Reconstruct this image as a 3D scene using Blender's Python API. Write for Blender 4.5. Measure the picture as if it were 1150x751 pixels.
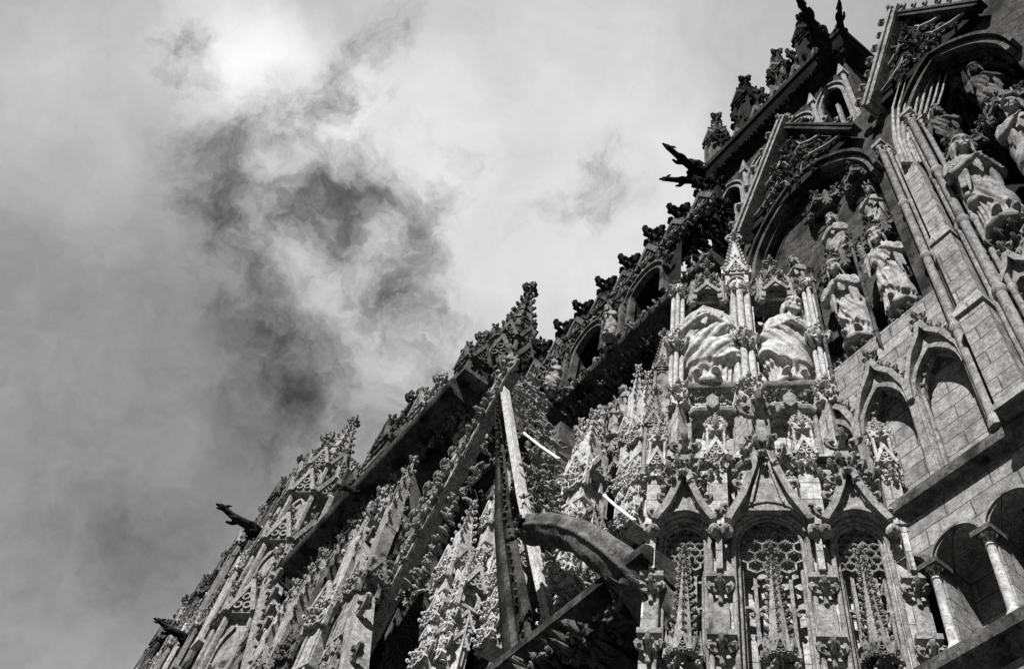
import bpy, bmesh, math, random
import numpy as np
from mathutils import Vector, Matrix, noise as mnoise

R = math.radians
PI = math.pi
random.seed(7)
for o in list(bpy.data.objects):
    bpy.data.objects.remove(o)
SC = bpy.context.scene
COL = SC.collection

# ------------------------------------------------------------------ camera
# world frame: the west front runs along X, its outward side is -Y, Z is up (metres)
CAM = np.array([0.0, -7.5, 1.7])
F_PX = 1118.0
C_PX = np.array([575.0, 375.5])
_zv = np.array([780.0 - C_PX[0], -330.0 - C_PX[1], F_PX])
_up = _zv / np.linalg.norm(_zv)
_h = np.array([0, 0, 1.0]) - _up * _up[2]
_h /= np.linalg.norm(_h)
_r = np.cross(_h, _up)
_a = R(23.2)
M = np.array([-math.cos(_a) * _h + math.sin(_a) * _r, math.sin(_a) * _h + math.cos(_a) * _r, _up])

cd = bpy.data.cameras.new('camera')
cam = bpy.data.objects.new('camera', cd)
COL.objects.link(cam)
cd.sensor_width = 36.0
cd.lens = 36.0 * F_PX / 1150.0
cd.clip_start = 0.05
cd.clip_end = 5000
rx, dn, fw = M[:, 0], M[:, 1], M[:, 2]
cam.matrix_world = Matrix(((rx[0], -dn[0], -fw[0], CAM[0]), (rx[1], -dn[1], -fw[1], CAM[1]),
                           (rx[2], -dn[2], -fw[2], CAM[2]), (0, 0, 0, 1)))
SC.camera = cam


def ray(x, y):
    return M @ np.array([x - C_PX[0], y - C_PX[1], F_PX])


def at(x, y, Y=None, Z=None):
    """where the line of sight through a photo pixel meets the upright plane y=Y or the level z=Z"""
    d = ray(x, y)
    t = (Y - CAM[1]) / d[1] if Z is None else (Z - CAM[2]) / d[2]
    return Vector(CAM + t * d)


# ------------------------------------------------------------------ light, sky, exposure
SUN_EL, SUN_AZ = 52.0, (0.5, -0.866)
sd = bpy.data.lights.new('sun', 'SUN')
sd.energy = 5.0
sd.angle = R(0.5)
sd.color = (1.0, 0.985, 0.96)
sun = bpy.data.objects.new('sun', sd)
COL.objects.link(sun)
_ce = math.cos(R(SUN_EL))
_sdir = Vector((SUN_AZ[0] * _ce, SUN_AZ[1] * _ce, math.sin(R(SUN_EL))))
sun.rotation_euler = _sdir.to_track_quat('Z', 'Y').to_euler()
sun.location = (20, -40, 60)

SC.view_settings.view_transform = 'Standard'
SC.view_settings.look = 'None'
SC.view_settings.exposure = 0.95
SC.view_settings.gamma = 1.0
SC.view_settings.use_curve_mapping = False
SC.render.engine = 'CYCLES'
SC.cycles.max_bounces = 5
SC.cycles.diffuse_bounces = 2
SC.cycles.use_denoising = False


class NT:
    """tiny helper to write node trees"""
    def __init__(s, tree):
        s.t = tree
        s.n = tree.nodes
        s.l = tree.links

    def node(s, typ, **kw):
        n = s.n.new(typ)
        for k, v in kw.items():
            setattr(n, k, v)
        return n

    def put(s, sock, v):
        if isinstance(v, bpy.types.NodeSocket):
            s.l.new(v, sock)
        elif v is not None:
            sock.default_value = v

    def math(s, op, a, b=None, c=None, clamp=False):
        n = s.node('ShaderNodeMath', operation=op, use_clamp=clamp)
        for i, v in enumerate((a, b, c)):
            if v is not None:
                s.put(n.inputs[i], v)
        return n.outputs[0]

    def vec(s, op, a, b=None):
        n = s.node('ShaderNodeVectorMath', operation=op)
        s.put(n.inputs[0], a)
        if b is not None:
            if op == 'SCALE':
                s.put(n.inputs[3], b)
            else:
                s.put(n.inputs[1], b)
        return n.outputs['Value'] if op in ('DOT_PRODUCT', 'LENGTH') else n.outputs[0]

    def noise(s, vec, scale, detail=4, rough=0.55, out=0):
        n = s.node('ShaderNodeTexNoise')
        s.put(n.inputs['Vector'], vec)
        n.inputs['Scale'].default_value = scale
        n.inputs['Detail'].default_value = detail
        n.inputs['Roughness'].default_value = rough
        return n.outputs[out]

    def range(s, v, a, b, c=0.0, d=1.0, smooth=True):
        n = s.node('ShaderNodeMapRange')
        if smooth:
            n.interpolation_type = 'SMOOTHSTEP'
        s.put(n.inputs[0], v)
        for i, x in enumerate((a, b, c, d)):
            n.inputs[i + 1].default_value = x
        return n.outputs[0]

    def mixc(s, f, a, b):
        n = s.node('ShaderNodeMix', data_type='RGBA')
        s.put(n.inputs[0], f)
        s.put(n.inputs[6], a)
        s.put(n.inputs[7], b)
        return n.outputs[2]

    def ramp(s, v, stops):
        n = s.node('ShaderNodeValToRGB')
        s.put(n.inputs[0], v)
        e = n.color_ramp.elements
        while len(e) < len(stops):
            e.new(0.5)
        for el, (p, g) in zip(e, stops):
            el.position = p
            el.color = (g, g, g, 1)
        return n.outputs[0]


world = bpy.data.worlds.new('World')
SC.world = world
world.use_nodes = True
wt = NT(world.node_tree)
wt.n.clear()
w_out = wt.node('ShaderNodeOutputWorld')
w_bg = wt.node('ShaderNodeBackground')
w_bg.inputs[1].default_value = 0.061
wt.l.new(w_bg.outputs[0], w_out.inputs[0])
sky = wt.node('ShaderNodeTexSky', sky_type='NISHITA')
sky.sun_disc = False
sky.sun_elevation = R(SUN_EL)
sky.sun_rotation = math.atan2(SUN_AZ[0], SUN_AZ[1])
sep = wt.node('ShaderNodeSeparateColor')
wt.l.new(sky.outputs[0], sep.inputs[0])
blue = wt.math('MULTIPLY', sep.outputs[0], 0.22)          # black-and-white film behind a red filter: the red light of the sky only
tc = wt.node('ShaderNodeTexCoord')
wdir = tc.outputs['Generated']
warp = wt.vec('SCALE', wt.vec('SUBTRACT', wt.noise(wdir, 5.0, 9, 0.62, 1), (0.5, 0.5, 0.5)), 0.16)
wd = wt.vec('NORMALIZE', wt.vec('ADD', wdir, warp))


def bank(px, py, r, amt):
    """a bank of cloud, or a gap between clouds, round one direction of the sky"""
    d = Vector(ray(px, py)).normalized()
    dot = wt.vec('DOT_PRODUCT', wd, tuple(d))
    return wt.math('MULTIPLY', wt.range(dot, math.cos(R(r)), 1.0), amt)


def banks(start, lst):
    for q in lst:
        start = wt.math('ADD', start, bank(*q))
    return start


soft = wt.math('SUBTRACT', wt.noise(wd, 5.5, 6, 0.55), 0.5)
puff = wt.math('SUBTRACT', wt.noise(wd, 14, 9, 0.64), 0.5)
# brightness of the cloud sheet
lum = banks(wt.math('MULTIPLY_ADD', soft, 0.28, 0.225), ((640, 90, 24, 0.17), (600, 250, 14, 0.13), (320, 115, 6.5, 0.26), (245, 50, 5, 0.22), (160, 100, 10, 0.05), (440, 160, 7, 0.14),
                                                        (330, 268, 3.5, 0.14), (410, 340, 7, 0.12), (800, 150, 14, 0.05), (60, 560, 20, -0.17), (200, 640, 6, -0.07), (960, 0, 12, -0.16), (60, 740, 8, 0.03)))
# ragged gaps where the dark blue shows through
wisp = wt.math('SUBTRACT', wt.noise(wd, 7.5, 7, 0.7), 0.5)
gap = banks(-0.05, ((330, 195, 6.5, 0.30), (375, 218, 4.5, 0.16), (262, 240, 5.0, 0.20), (275, 305, 5.5, 0.34), (440, 280, 5.5, 0.32), (395, 240, 5.0, 0.16), (310, 420, 6.0, 0.30),
                    (300, 360, 5, 0.16), (425, 400, 7, 0.20), (485, 415, 6, 0.20), (412, 80, 4.0, 0.17), (360, 35, 6, 0.07), (470, 5, 4, 0.06), (492, 190, 4.2, 0.26), (435, 35, 3, 0.12),
                    (193, 50, 2.6, 0.20), (208, 85, 2.6, 0.18), (235, 160, 3.5, 0.16), (600, 232, 4.5, 0.14), (665, 215, 4, 0.18), (250, 440, 8, 0.08), (340, 500, 7, 0.10), (335, 268, 3.2, -0.16)))
gapn = wt.math('MULTIPLY_ADD', puff, wt.range(gap, -0.06, 0.20, 0.08, 2.0), gap)
gapn = wt.math('MULTIPLY_ADD', wisp, wt.range(gap, -0.06, 0.22, 0.0, 1.5), gapn)
hole = wt.range(gapn, -0.14, 1.0)
cloud = wt.math('MULTIPLY', wt.math('MAXIMUM', wt.math('MULTIPLY_ADD', wt.math('SUBTRACT', wt.noise(wd, 70, 6, 0.7), 0.5), 0.10, wt.math('MULTIPLY_ADD', puff, 0.24, wt.math('ADD', lum, 0.225))), 0.03), wt.math('MULTIPLY_ADD', hole, -0.90, 1.0))
# clouds only round the view; unseen sky kept dark to weaken the fill
here = wt.range(wt.vec('DOT_PRODUCT', wdir, tuple(Vector(ray(500, 330)).normalized())), 0.79, 0.85)
cl = wt.math('MULTIPLY', wt.math('MULTIPLY', cloud, 8.2), here)
tot = wt.math('ADD', blue, cl)
cmb = wt.node('ShaderNodeCombineColor')
for i in range(3):
    wt.l.new(tot, cmb.inputs[i])
wt.l.new(cmb.outputs[0], w_bg.inputs[0])


# ------------------------------------------------------------------ stone
def stone(name, lo, hi, soot=0.5, sootcol=0.03, joints=None, fine=1.0, streak=0.5):
    """weathered limestone: pale and grey patches, black crust in blotches, rain streaks, pits; joints = ('x'|'u', block w, block h)"""
    m = bpy.data.materials.new(name)
    m.use_nodes = True
    t = NT(m.node_tree)
    bs = t.n['Principled BSDF']
    bs.inputs['Roughness'].default_value = 0.92
    bs.inputs['Specular IOR Level'].default_value = 0.04
    geo = t.node('ShaderNodeNewGeometry')
    pos = geo.outputs['Position']
    g = lambda v: (v, v, v, 1)
    n1 = t.noise(pos, 1.7, 6, 0.6)
    n2 = t.noise(pos, 9.0, 5, 0.6)
    n3 = t.noise(pos, 34.0, 5, 0.7)
    base = t.mixc(t.range(n2, 0.3, 0.7), g(lo), g(hi))
    st = t.noise(t.vec('MULTIPLY', pos, (8.0, 8.0, 1.1)), 1.0, 5, 0.6)
    base = t.mixc(t.math('MULTIPLY', t.range(st, 0.5, 0.72), streak), base, g(lo * 0.35))
    mask = t.range(t.math('ADD', n1, t.math('MULTIPLY', t.math('SUBTRACT', n2, 0.5), 0.5)), 0.72 - 0.4 * soot, 0.82 - 0.4 * soot + 0.1)
    base = t.mixc(mask, base, g(sootcol))
    base = t.mixc(t.math('MULTIPLY', t.range(n3, 0.48, 0.66), 0.7), base, g(lo * 0.38))
    h = t.math('ADD', t.math('MULTIPLY', n2, 0.5), t.math('MULTIPLY', n3, 0.6))
    if joints:
        ax, bw, bh = joints
        s = t.node('ShaderNodeSeparateXYZ')
        t.l.new(pos, s.inputs[0])
        if ax == 'x':
            a = t.math('ADD', s.outputs[0], s.outputs[1])
        else:
            a = t.math('MULTIPLY', t.math('ADD', s.outputs[0], s.outputs[1]), 0.7071)
        c = t.node('ShaderNodeCombineXYZ')
        t.l.new(a, c.inputs[0])
        t.l.new(s.outputs[2], c.inputs[1])
        wob = t.vec('ADD', c.outputs[0], t.vec('SCALE', t.noise(pos, 3.0, 2, 0.5, 1), 0.03))
        br = t.node('ShaderNodeTexBrick')
        t.l.new(wob, br.inputs['Vector'])
        br.inputs['Scale'].default_value = 1.0
        br.inputs['Brick Width'].default_value = bw
        br.inputs['Row Height'].default_value = bh
        br.inputs['Mortar Size'].default_value = 0.011
        br.inputs['Mortar Smooth'].default_value = 0.3
        br.inputs['Color1'].default_value = g(0.66)
        br.inputs['Color2'].default_value = g(1.14)
        br.inputs['Mortar'].default_value = g(0.28)
        mx = t.node('ShaderNodeMix', data_type='RGBA', blend_type='MULTIPLY')
        mx.inputs[0].default_value = 0.85
        t.l.new(base, mx.inputs[6])
        t.l.new(br.outputs[0], mx.inputs[7])
        base = mx.outputs[2]
        h = t.math('SUBTRACT', h, t.math('MULTIPLY', br.outputs['Fac'], 0.6))
    t.l.new(base, bs.inputs['Base Color'])
    bp = t.node('ShaderNodeBump')
    bp.inputs['Strength'].default_value = 0.55 * fine
    bp.inputs['Distance'].default_value = 0.03
    t.l.new(h, bp.inputs['Height'])
    t.l.new(bp.outputs[0], bs.inputs['Normal'])
    return m


PALE = stone('pale_limestone', 0.30, 0.58, soot=0.12, sootcol=0.06)
STONE = stone('limestone', 0.15, 0.36, soot=0.42, sootcol=0.03)
GREY = stone('grey_limestone', 0.055, 0.17, soot=0.60, sootcol=0.016)
BLACK = stone('soot_and_shade_black', 0.012, 0.034, soot=0.8, sootcol=0.008)  # soot crust; also painted shade on niche backs and gable ribs
ASHX = stone('coursed_limestone', 0.19, 0.38, soot=0.26, sootcol=0.035, joints=('x', 0.62, 0.27))
ASHU = stone('coursed_pier_limestone', 0.30, 0.56, soot=0.14, sootcol=0.06, joints=('u', 0.55, 0.31))
CARVED = stone('carved_limestone', 0.20, 0.46, soot=0.36, sootcol=0.035)
VOID = stone('void_black', 0.006, 0.014, soot=0.5, sootcol=0.004)  # near-black colour standing in for shade inside the portal openings
SOOT_SHADE = stone('soot_and_shade_limestone', 0.025, 0.10, soot=0.66, sootcol=0.012)  # soot; also painted shade on right-hand rakes and gable ribs
DARKW = stone('coursed_dark_limestone', 0.03, 0.07, soot=0.7, sootcol=0.015, joints=('x', 0.62, 0.3))  # dark tone; on the stair block it paints shaded gaps
PAVE = stone('paving_stone', 0.05, 0.08, soot=0.3, sootcol=0.03, joints=('x', 0.6, 0.4))
rodm = bpy.data.materials.new('white_painted_metal')
rodm.use_nodes = True
_b = rodm.node_tree.nodes['Principled BSDF']
_t = NT(rodm.node_tree)
_t.l.new(_t.mixc(_t.range(_t.noise(_t.node('ShaderNodeNewGeometry').outputs['Position'], 14, 3), 0.55, 0.75), (0.8, 0.8, 0.8, 1), (0.45, 0.45, 0.45, 1)), _b.inputs['Base Color'])
_b.inputs['Roughness'].default_value = 0.45


# ------------------------------------------------------------------ mesh kit
class G:
    """collects shapes; build() turns them into one mesh object"""
    def __init__(s):
        s.v = []
        s.f = []

    def loft(s, rings, cap=True, closed=True):
        n = len(rings[0])
        b = len(s.v)
        for r in rings:
            s.v.extend([tuple(p) for p in r])
        for i in range(len(rings) - 1):
            for j in range(n if closed else n - 1):
                k = (j + 1) % n
                s.f.append((b + i * n + j, b + i * n + k, b + (i + 1) * n + k, b + (i + 1) * n + j))
        if cap and closed:
            s.f.append(tuple(b + j for j in reversed(range(n))))
            e = b + (len(rings) - 1) * n
            s.f.append(tuple(e + j for j in range(n)))
        return s

    def box(s, x0, x1, y0, y1, z0, z1):
        return s.loft([[(x0, y0, z), (x1, y0, z), (x1, y1, z), (x0, y1, z)] for z in (z0, z1)])

    def poly(s, n, r0, r1, z0, z1, cx=0, cy=0, ph=None):
        ph = PI / n if ph is None else ph
        return s.loft([[(cx + r * math.cos(2 * PI * j / n + ph), cy + r * math.sin(2 * PI * j / n + ph), z) for j in range(n)]
                       for r, z in ((r0, z0), (r1, z1))])

    def lathe(s, prof, n=12, cx=0, cy=0, ph=0):
        return s.loft([[(cx + r * math.cos(2 * PI * j / n + ph), cy + r * math.sin(2 * PI * j / n + ph), z) for j in range(n)] for r, z in prof])

    def tube(s, path, rad, n=6):
        P = [Vector(p) for p in path]
        if not hasattr(rad, '__len__'):
            rad = [rad] * len(P)
        rings = []
        up = None
        for i, p in enumerate(P):
            d = (P[min(i + 1, len(P) - 1)] - P[max(i - 1, 0)])
            d = d.normalized() if d.length > 1e-9 else Vector((0, 0, 1))
            if up is None:
                up = Vector((0, 1, 0)) if abs(d.y) < 0.9 else Vector((1, 0, 0))
            a = d.cross(up)
            a = a.normalized() if a.length > 1e-6 else Vector((1, 0, 0))
            b = a.cross(d).normalized()
            up = b
            rings.append([p + (a * math.cos(2 * PI * j / n) + b * math.sin(2 * PI * j / n)) * rad[i] for j in range(n)])
        return s.loft(rings)

    def blob(s, c, r, nu=6, nv=4, seed=None, amp=0.25):
        if not hasattr(r, '__len__'):
            r = (r, r, r)
        rings = []
        for i in range(nv + 1):
            a = -PI / 2 + PI * (i + 0.02) / (nv + 0.04)
            ring = []
            for j in range(nu):
                b = 2 * PI * j / nu + (0.4 if i % 2 else 0)
                k = 1 + (random.uniform(-amp, amp) if seed is not None else 0)
                ring.append((c[0] + r[0] * k * math.cos(a) * math.cos(b), c[1] + r[1] * k * math.cos(a) * math.sin(b), c[2] + r[2] * k * math.sin(a)))
            rings.append(ring)
        return s.loft(rings)

    def ext(s, pts, y0, y1):
        """a polygon of (x, z) points, counter-clockwise seen from the front (-Y), given thickness from y0 (front) to y1"""
        return s.loft([[(x, y1, z) for x, z in pts], [(x, y0, z) for x, z in pts]])

    def sweep(s, path, t0, t1, y0, y1, closed=False):
        """a moulding of rectangular section along a path of (x, z) points; t0..t1 is measured along the path's left normal"""
        n = len(path)
        rings = []
        for i, (x, z) in enumerate(path):
            if closed:
                a, b = path[(i - 1) % n], path[(i + 1) % n]
            else:
                a, b = path[max(i - 1, 0)], path[min(i + 1, n - 1)]
            dx, dz = b[0] - a[0], b[1] - a[1]
            l = math.hypot(dx, dz) or 1
            nx, nz = -dz / l, dx / l
            rings.append([(x + nx * t, y, z + nz * t) for t, y in ((t0, y0), (t1, y0), (t1, y1), (t0, y1))])
        if closed:
            rings.append(rings[0])
            return s.loft(rings, cap=False)
        return s.loft(rings)

    def add(s, o, mat=None):
        b = len(s.v)
        s.v.extend([tuple(mat @ Vector(p)) for p in o.v] if mat is not None else o.v)
        s.f.extend([tuple(b + i for i in f) for f in o.f])
        return s

    def jit(s, a):
        s.v = [(x + random.uniform(-a, a), y + random.uniform(-a, a), z + random.uniform(-a, a)) for x, y, z in s.v]
        return s

    def mesh(s, name, mat, sharp=38):
        me = bpy.data.meshes.new(name)
        me.from_pydata(s.v, [], s.f)
        bm = bmesh.new()
        bm.from_mesh(me)
        bmesh.ops.recalc_face_normals(bm, faces=bm.faces)
        bm.to_mesh(me)
        bm.free()
        me.shade_smooth()
        me.set_sharp_from_angle(angle=R(sharp))
        me.materials.append(mat)
        return me

    def carve(s, name, mat, voxel=0.02, smooth=3, sharp=60):
        """melts overlapping closed shapes into one continuous carved surface"""
        me = s.mesh(name + '_src', mat)
        o = bpy.data.objects.new(name + '_src', me)
        COL.objects.link(o)
        r = o.modifiers.new('r', 'REMESH')
        r.mode = 'VOXEL'
        r.voxel_size = voxel
        q = o.modifiers.new('s', 'SMOOTH')
        q.factor = 0.5
        q.iterations = smooth
        dg = bpy.context.evaluated_depsgraph_get()
        out = bpy.data.meshes.new_from_object(o.evaluated_get(dg))
        bpy.data.objects.remove(o)
        bpy.data.meshes.remove(me)
        out.name = name
        out.materials.clear()
        out.materials.append(mat)
        out.shade_smooth()
        return out


def T(x=0, y=0, z=0, rx=0, ry=0, rz=0, s=1.0):
    sc = s if hasattr(s, '__len__') else (s, s, s)
    return Matrix.Translation((x, y, z)) @ Matrix.Rotation(rz, 4, 'Z') @ Matrix.Rotation(ry, 4, 'Y') @ Matrix.Rotation(rx, 4, 'X') @ Matrix.Diagonal((*sc, 1))


def thing(name, label, cat, loc=(0, 0, 0), rz=0, group=None):
    o = bpy.data.objects.new(name, None)
    COL.objects.link(o)
    o.location = loc
    o.rotation_euler = (0, 0, rz)
    o.empty_display_size = 0.2
    tag(o, label, cat, group)
    return o


def tag(o, label, cat, group=None, kind=None):
    o['label'] = label
    o['category'] = cat
    if group:
        o['group'] = group
    if kind:
        o['kind'] = kind
    return o


def part(name, me, parent=None, mat=None, loc=(0, 0, 0), rot=(0, 0, 0), s=1.0, sharp=38):
    if isinstance(me, G):
        me = me.mesh(name, mat, sharp)
    o = bpy.data.objects.new(name, me)
    COL.objects.link(o)
    o.parent = parent
    o.location = loc
    o.rotation_euler = rot
    o.scale = s if hasattr(s, '__len__') else (s, s, s)
    return o


def dup(root, loc, rz=None, label=None, scale=None):
    """a copy of a thing with copies of its parts and sub-parts"""
    r = root.copy()
    COL.objects.link(r)
    r.location = loc
    if rz is not None:
        r.rotation_euler = (0, 0, rz)
    if scale is not None:
        r.scale = scale if hasattr(scale, '__len__') else (scale,) * 3
    if label:
        r['label'] = label
    for ch in list(root.children):
        c = ch.copy()
        COL.objects.link(c)
        c.parent = r
        for g in ch.children:
            d = g.copy()
            COL.objects.link(d)
            d.parent = c
    return r


ORD = ['first', 'second', 'third', 'fourth', 'fifth', 'sixth', 'seventh', 'eighth', 'ninth', 'tenth', 'eleventh', 'twelfth', 'thirteenth',
       'fourteenth', 'fifteenth', 'sixteenth']
CACHE = {}


def cached(key, fn):
    if key not in CACHE:
        CACHE[key] = fn()
    return CACHE[key]


def arch(w, zs, rise, z0=None, cx=0.0, n=9, power=1.0):
    """points of a pointed arch from left foot to right foot: half-width w, springing at zs, apex at zs + rise"""
    pts = []
    if z0 is not None:
        pts.append((cx - w, z0))
    for i in range(n + 1):
        a = i / n
        # circular arc struck from beyond the far side
        Rr = (w * w + rise * rise) / (2 * w)
        th = a * math.asin(min(1, rise / Rr)) if rise < Rr else a * PI / 2
        pts.append((cx - w + Rr - Rr * math.cos(th), zs + (Rr * math.sin(th) if rise <= Rr else rise * math.sin(th))))
    pts[-1] = (cx, zs + rise)
    left = pts[:]
    return left + [(2 * cx - x, z) for x, z in reversed(left[:-1])]


def bay(g, x0, x1, z0, z1, path, yf, yb, back=True):
    """a stretch of wall with one arched opening: front face at yf, reveals back to yb, closed by a panel"""
    xl, xr = path[0][0], path[-1][0]
    b = len(g.v)

    def q(*p):
        i = len(g.v)
        g.v.extend(p)
        g.f.append(tuple(range(i, i + len(p))))
    zb = path[0][1]
    if zb > z0 + 1e-6:
        q((x0, yf, z0), (x1, yf, z0), (x1, yf, zb), (x0, yf, zb))
    q((x0, yf, zb), (xl, yf, zb), (xl, yf, z1), (x0, yf, z1))
    q((xr, yf, zb), (x1, yf, zb), (x1, yf, z1), (xr, yf, z1))
    for (xa, za), (xb, zc) in zip(path[:-1], path[1:]):
        if abs(xa - xb) > 1e-6:
            q((xa, yf, za), (xb, yf, zc), (xb, yf, z1), (xa, yf, z1))
        q((xa, yf, za), (xa, yb, za), (xb, yb, zc), (xb, yf, zc))
    q((xl, yf, zb), (xr, yf, zb), (xr, yb, zb), (xl, yb, zb))
    if back:
        q(*[(x, yb, z) for x, z in path])
    return g


# ---- small carved ornaments
def crocket_g(s=1.0):
    """curled leaf that leans out along +X"""
    g = G()
    g.tube([(-0.1, 0, 0), (0.35, 0, 0.08), (0.7, 0, 0.35), (0.78, 0, 0.68), (0.6, 0, 0.85)], [0.24, 0.2, 0.2, 0.26, 0.14], 5)
    g.blob((0.72, 0, 0.82), (0.27, 0.25, 0.24), 6, 4, 1, 0.2)
    g.blob((0.5, 0.24, 0.5), (0.26, 0.2, 0.22), 5, 3, 1, 0.2)
    g.blob((0.5, -0.24, 0.5), (0.26, 0.2, 0.22), 5, 3, 1, 0.2)
    o = G()
    return o.add(g, T(s=s))


def finial_g(s=1.0, tiers=1):
    """fleuron: stem, cross of four curled leaves, bud on top"""
    g = G()
    g.lathe([(0.13, -0.25), (0.12, 0.3), (0.2, 0.42), (0.12, 0.55), (0.11, 0.9)], 7)
    z = 0.42
    for t in range(tiers):
        k = 1 - 0.25 * t
        for j in range(4):
            g.add(crocket_g(0.62 * k), T(z=z, rz=j * PI / 2) @ T(x=0.08))
        z += 0.55
    g.blob((0, 0, z + 0.18), (0.2, 0.2, 0.26), 6, 4, 1, 0.15)
    g.blob((0, 0, z + 0.45), (0.1, 0.1, 0.16), 5, 3)
    o = G()
    return o.add(g, T(s=s))


def leaves_g(w, h, d, n, size, seed=0, lo=0.55):
    """a mat of curled leafwork filling w x h (x and z, centred in x), standing out d towards -Y"""
    random.seed(seed)
    g = G()
    for i in range(n):
        x = random.uniform(-w / 2, w / 2)
        z = random.uniform(0, h)
        s = size * random.uniform(lo, 1.25)
        y = -random.uniform(0.0, 0.6) * d
        if random.random() < 0.7:
            g.add(crocket_g(s * 1.7), T(x, y, z, rx=random.uniform(-0.5, 0.5), ry=random.uniform(0, 2 * PI), rz=-PI / 2 + random.uniform(-1.3, 1.3)))
        else:
            g.blob((x, y, z), (s * 0.55, s * 0.5 + d * 0.3, s * 0.6), 6, 4, 1, 0.3)
    return g


def gablet_g(w, h, d=0.08, crk=3, trac=True):
    """a small steep gable in the XZ plane, base centred on the origin, front at -Y: rakes, trefoil, crockets"""
    g = G()
    g.ext([(-w / 2, 0), (w / 2, 0), (0, h)], -d * 0.35, d * 0.5)
    t = w * 0.11
    g.sweep([(-w / 2, 0), (0, h)], -t, t * 0.5, -d, d * 0.55)
    g.sweep([(0, h), (w / 2, 0)], -t, t * 0.5, -d * 0.985, d * 0.545)
    if trac:
        for cx, cz in ((0, h * 0.45), (-w * 0.17, h * 0.17), (w * 0.17, h * 0.17)):
            g.sweep([(cx + math.cos(a) * w * 0.13, cz + math.sin(a) * w * 0.13) for a in [2 * PI * i / 8 for i in range(8)]], -t * 0.3, t * 0.3, -d * 0.8, -d * 0.2, True)
    for sx in (-1, 1):
        for i in range(crk):
            f = (i + 0.6) / (crk + 0.3)
            c = crocket_g(w * 0.2)
            g.add(c, T(x=sx * w / 2 * (1 - f), z=h * f, y=-d * 0.2) @ (Matrix.Rotation(PI, 4, 'Z') if sx < 0 else Matrix.Identity(4)))
    return g


def spire_g(n, r, h, ph=None, roll=True, bands=0):
    g = G()
    g.poly(n, r, r * 0.08, 0, h, ph=ph)
    p = PI / n if ph is None else ph
    if roll:
        for j in range(n):
            a = 2 * PI * j / n + p
            g.tube([(r * math.cos(a), r * math.sin(a), 0), (r * 0.08 * math.cos(a), r * 0.08 * math.sin(a), h)], [r * 0.09, r * 0.05], 5)
    for i in range(bands):
        f = (i + 0.7) / (bands + 0.8)
        rr = r * (1 - 0.92 * f)
        g.lathe([(rr * 1.0, h * f - 0.04 * r), (rr * 1.14, h * f - 0.03 * r), (rr * 1.14, h * f + 0.03 * r), (rr * 0.95, h * f + 0.04 * r)], n, ph=p)
    return g


def shaft_g(w, h):
    """square shaft with sunk panels and moulded foot and head"""
    g = G()
    k = w / 2
    g.box(-k * 0.8, k * 0.8, -k * 0.8, k * 0.8, 0, h)
    for sx in (-1, 1):
        for sy in (-1, 1):
            g.box(sx * k - 0.18 * w * (sx > 0), sx * k + 0.18 * w * (sx < 0), sy * k - 0.18 * w * (sy > 0), sy * k + 0.18 * w * (sy < 0), 0.02, h * 0.985)
    for a in range(4):
        q = G()
        q.sweep(arch(w * 0.32, h - w * 0.62, w * 0.42, n=4), -0.0, 0.06 * w, -k * 0.97, -k * 0.75)
        q.box(-0.03 * w, 0.03 * w, -k * 0.93, -k * 0.75, 0.05, h - w * 0.3)
        g.add(q, T(rz=a * PI / 2))
    g.box(-k * 1.12, k * 1.12, -k * 1.12, k * 1.12, -0.06 * w, 0.14 * w)
    g.box(-k * 1.1, k * 1.1, -k * 1.1, k * 1.1, h - 0.05 * w, h + 0.08 * w)
    return g


def pinnacle(label, loc, w, hs, hp, rz=0, mat=None, group=None, lite=False, name='pinnacle'):
    """shaft, four gablets, crocketed spirelet and finial"""
    mat = mat or STONE
    k = (round(w, 3), round(hs, 3), round(hp, 3), mat.name)
    t = thing(name, label, 'pinnacle', loc, rz, group)
    part('shaft', cached(('sh',) + k, lambda: shaft_g(w, hs).mesh('shaft', mat)), t)
    gm = cached(('gb',) + k, lambda: gablet_g(w * 0.95, w * 1.25, w * 0.16, 2).add(finial_g(w * 0.28), T(z=w * 1.25)).mesh('gablet', mat))
    for j in range(4):
        a = j * PI / 2
        part('gablet', gm, t, loc=(math.sin(a) * w * 0.5, -math.cos(a) * w * 0.5, hs + 0.05 * w), rot=(0, 0, a))
    r = w * 0.56
    z0 = hs + 0.1 * w
    sp = part('spire', cached(('sp',) + k, lambda: spire_g(4, r, hp).mesh('spire', mat)), t, loc=(0, 0, z0))
    lv = max(4, int(hp / (w * 0.42)))
    cm = cached(('cr', round(w, 3), mat.name), lambda: crocket_g(w * 0.27).mesh('crocket', mat))
    if lite:
        def mk():
            g = G()
            for i in range(lv):
                f = (i + 0.8) / (lv + 0.6)
                for j in range(4):
                    a = PI / 4 + j * PI / 2
                    rr = r * (1 - 0.92 * f)
                    g.add(crocket_g(w * 0.26), T(math.cos(a) * rr, math.sin(a) * rr, hp * f, rz=a))
            return g.mesh('crocket', mat)
        part('crocket', cached(('crs',) + k, mk), sp)
    else:
        for i in range(lv):
            f = (i + 0.8) / (lv + 0.6)
            for j in range(4):
                a = PI / 4 + j * PI / 2
                rr = r * (1 - 0.92 * f)
                part('crocket', cm, sp, loc=(math.cos(a) * rr, math.sin(a) * rr, hp * f), rot=(0, 0, a), s=1 - 0.35 * f)
    part('finial', cached(('fi', round(w, 3), mat.name), lambda: finial_g(w * 0.62, 2).mesh('finial', mat)), t, loc=(0, 0, z0 + hp * 0.97))
    return t


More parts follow.
